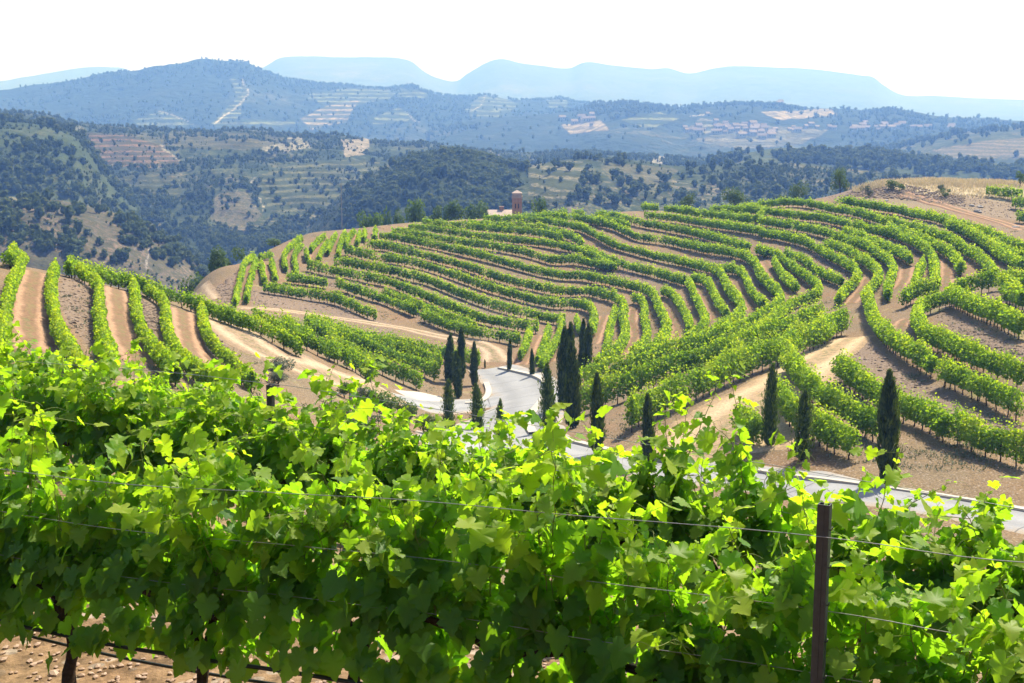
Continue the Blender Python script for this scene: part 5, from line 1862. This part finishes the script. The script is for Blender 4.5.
for h, nm in ((1.45, 'top'), (1.15, 'second'), (0.88, 'third')):
    wire(-0.30 if nm == 'top' else -0.12, -3.5, S_POST + 3.2, h, 'thin %s wire of the nearest trellis row' % nm, r=0.0017, sag=0.05, wig=0.02)
    wire(2.9, -5.5, S_POST + 4.6, h, 'thin %s wire of the second trellis row' % nm, sag=0.03)
wire(0.0, -3.5, S_POST + 3.2, 0.43, 'black irrigation hose, the upper of two under the nearest vines', r=0.0115, sag=0.03, name='irrigation_hose', mat='hose', cat='hose', wig=0.015, lat=-0.09, group='irrigation hoses')
wire(0.0, -3.5, S_POST + 3.2, 0.29, 'black irrigation hose, the lower of two under the nearest vines', r=0.0095, sag=0.06, name='irrigation_hose', mat='hose', cat='hose', wig=0.03, lat=0.12, group='irrigation hoses')

# stones on the red earth under the nearest row
rs = np.random.RandomState(12)
import bmesh as _bm
base_st = []
for v in range(5):
    b = _bm.new()
    _bm.ops.create_icosphere(b, subdivisions=1, radius=1)
    P = np.array([p.co[:] for p in b.verts]) * (1 + rs.normal(0, 0.16, (len(b.verts), 1)))
    base_st.append((P, np.array([[q.index for q in f.verts] for f in b.faces])))
    b.free()
Vs, Fs, o_ = [], [], 0
for q in range(5200):
    s = rs.uniform(-3.5, S_POST + 2.5)
    t = rs.uniform(-2.3, 2.2)
    p = row_pt(t, s)
    r = 0.012 + 0.035 * rs.beta(1, 5)
    P, Fq = base_st[q % 5]
    a = rs.uniform(0, 6.28)
    R = np.array([[math.cos(a), -math.sin(a), 0], [math.sin(a), math.cos(a), 0], [0, 0, 1]])
    Vs.append((P * r * [1.3, 0.9, 0.6]) @ R.T + [p[0], p[1], 0])
    Fs.append(Fq + o_)
    o_ += len(P)
VV = np.concatenate(Vs)
cxy = np.concatenate([np.broadcast_to(v.mean(0), v.shape) for v in Vs])
VV[:, 2] += H(cxy[:, 0], cxy[:, 1]) + 0.006
tag(build('stones', VV, np.concatenate(Fs), M['stone'], smooth=False), 'loose stones on the reddish earth under the vines', 'stones', kind='stuff')

def scatter_stones(name, polys, count, rmin, rmax, mat, lab, seed):
    q = np.random.RandomState(seed)
    X, Y = [], []
    for sp in polys:
        P = np.array(path_px(sp))
        k = 0
        while k < count // len(polys):
            a = q.uniform(P.min(0), P.max(0), (400, 2))
            a = a[inside(a[:, 0], a[:, 1], [tuple(t) for t in P])]
            X.append(a[:, 0])
            Y.append(a[:, 1])
            k += len(a)
            if len(a) == 0:
                break
    G = hit(np.concatenate(X), np.concatenate(Y), 0.0)
    G = G[~np.isnan(G[:, 0]) & (G[:, 1] > 30)]
    vs, fs, o = [], [], 0
    for t, g0 in enumerate(G):
        P, Fq = base_st[t % 5]
        r = rmin + (rmax - rmin) * q.beta(1, 6)
        a = q.uniform(0, 6.28)
        R = np.array([[math.cos(a), -math.sin(a), 0], [math.sin(a), math.cos(a), 0], [0, 0, 1]])
        vs.append((P * r * [1.3, 0.95, 0.65]) @ R.T + g0 + [0, 0, r * 0.15])
        fs.append(Fq + o)
        o += len(P)
    tag(build(name, np.concatenate(vs), np.concatenate(fs), M[mat]), lab, name.replace('_', ' '), kind='stuff')


scatter_stones('bank_stones', [b_ for b_ in BANKS], 4200, 0.04, 0.26, 'bank_stone', 'grey schist stones strewn over the banks between the rows', 31)
scatter_stones('rubble', ['I 842,196 870,184 900,183 930,190 965,196 965,207 930,203 900,199 870,198'], 1300, 0.08, 0.42, 'bank_stone', 'rubble on the cut earth bank below the dry grass', 33)
PLAT = ['I 845,186 870,180 900,177 1030,177 1030,186 960,188 900,184 860,192', 'I 900,184 960,188 1030,184 1030,200 960,198']
gx, gy = [], []
for sp in PLAT:
    P_ = np.array(path_px(sp))
    a_ = rs.uniform(P_.min(0), P_.max(0), (9000, 2))
    a_ = a_[inside(a_[:, 0], a_[:, 1], [tuple(t) for t in P_])]
    a_ = a_[:1500 if sp == PLAT[0] else 250]
    gx.append(a_[:, 0])
    gy.append(a_[:, 1])
G_ = hit(np.concatenate(gx), np.concatenate(gy), 0.0)
G_ = G_[~np.isnan(G_[:, 0])]
nb = 9
C_ = np.repeat(G_, nb, 0) + np.c_[rs.normal(0, 0.5, len(G_) * nb), rs.normal(0, 0.5, len(G_) * nb), np.full(len(G_) * nb, 0.14)]
U_ = np.c_[rs.normal(0, 0.35, len(C_)), rs.normal(0, 0.35, len(C_)), np.ones(len(C_))]
U_ /= np.linalg.norm(U_, axis=1)[:, None]
W_ = np.cross(U_, rand_dirs(len(C_), rs))
W_ /= np.linalg.norm(W_, axis=1)[:, None]
V_, F_ = quads_at(C_, U_, W_, rs.uniform(0.3, 0.65, len(C_)), rs.uniform(0.05, 0.12, len(C_)))
M['straw'] = mat_leaf('straw_blade', (0.30, 0.24, 0.14), (0.52, 0.44, 0.28), (0.66, 0.58, 0.40), (0.5, 0.42, 0.25), 0.3, 0.8, 0.1)
tag(build('dry_grass', V_, F_, M['straw'], attrs={'tone': np.repeat(np.clip(rs.normal(0.5, 0.25, len(C_)), 0, 1), 4)}), 'pale dry grass covering the bare plateau at upper right', 'dry grass', kind='stuff')

# weeds: dry and green tufts between the hillside rows
Vs, Fs, Ts, o_ = [], [], [], 0
cx_ = rs.uniform(0, 1024, 5200)
cy_ = rs.uniform(200, 470, 5200)
PT = hit(cx_, cy_, 0.0)
ok = ~np.isnan(PT[:, 0])
PT = PT[ok]
clear = np.ones(len(PT), bool)
for L_, w_ in LANES:
    d2 = np.full(len(PT), 1e9)
    for a in range(0, len(L_), 2):
        d2 = np.minimum(d2, (PT[:, 0] - L_[a, 0]) ** 2 + (PT[:, 1] - L_[a, 1]) ** 2)
    clear &= d2 > (w_.max() * 0.5 + 0.4) ** 2
PT = PT[clear]
cl = fbm(PT[:, 0] / 6, PT[:, 1] / 6, 91, 3)
PT = PT[(cl > 0.12) | (rs.rand(len(PT)) < 0.08)]
nb = 14
for p in PT:
    C = p + np.c_[rs.normal(0, 0.28, nb), rs.normal(0, 0.28, nb), np.full(nb, 0.08)]
    U = np.c_[rs.normal(0, 0.9, nb), rs.normal(0, 0.9, nb), np.ones(nb)]
    U /= np.linalg.norm(U, axis=1)[:, None]
    W = np.cross(U, rand_dirs(nb, rs))
    W /= np.linalg.norm(W, axis=1)[:, None]
    V, Fq = quads_at(C, U, W, rs.uniform(0.12, 0.28, nb), rs.uniform(0.04, 0.09, nb))
    Vs.append(V)
    Fs.append(Fq + o_)
    Ts.append(np.full(len(V), rs.uniform(0, 1)))
    o_ += len(V)
tag(build('weeds', np.concatenate(Vs), np.concatenate(Fs), M['bush_grey'], attrs={'tone': np.concatenate(Ts)}), 'grey green weeds growing on the banks between the rows', 'weeds', kind='stuff')

# ------------------------------------------------------------------ the air
m, nt, out = newmat('haze_air')
v = nt.nodes.new('ShaderNodeVolumePrincipled')
v.inputs['Density'].default_value = HAZE_DENSITY
v.inputs['Color'].default_value = (*HAZE_COLOR, 1)
v.inputs['Absorption Color'].default_value = (1, 1, 1, 1)
v.inputs['Anisotropy'].default_value = 0.2
nt.links.new(v.outputs[0], out.inputs['Volume'])
b = MB()
b.box((-9000, -600, -150), (9000, 9000, 440))
tag(b.build('haze', m), kind='stuff')
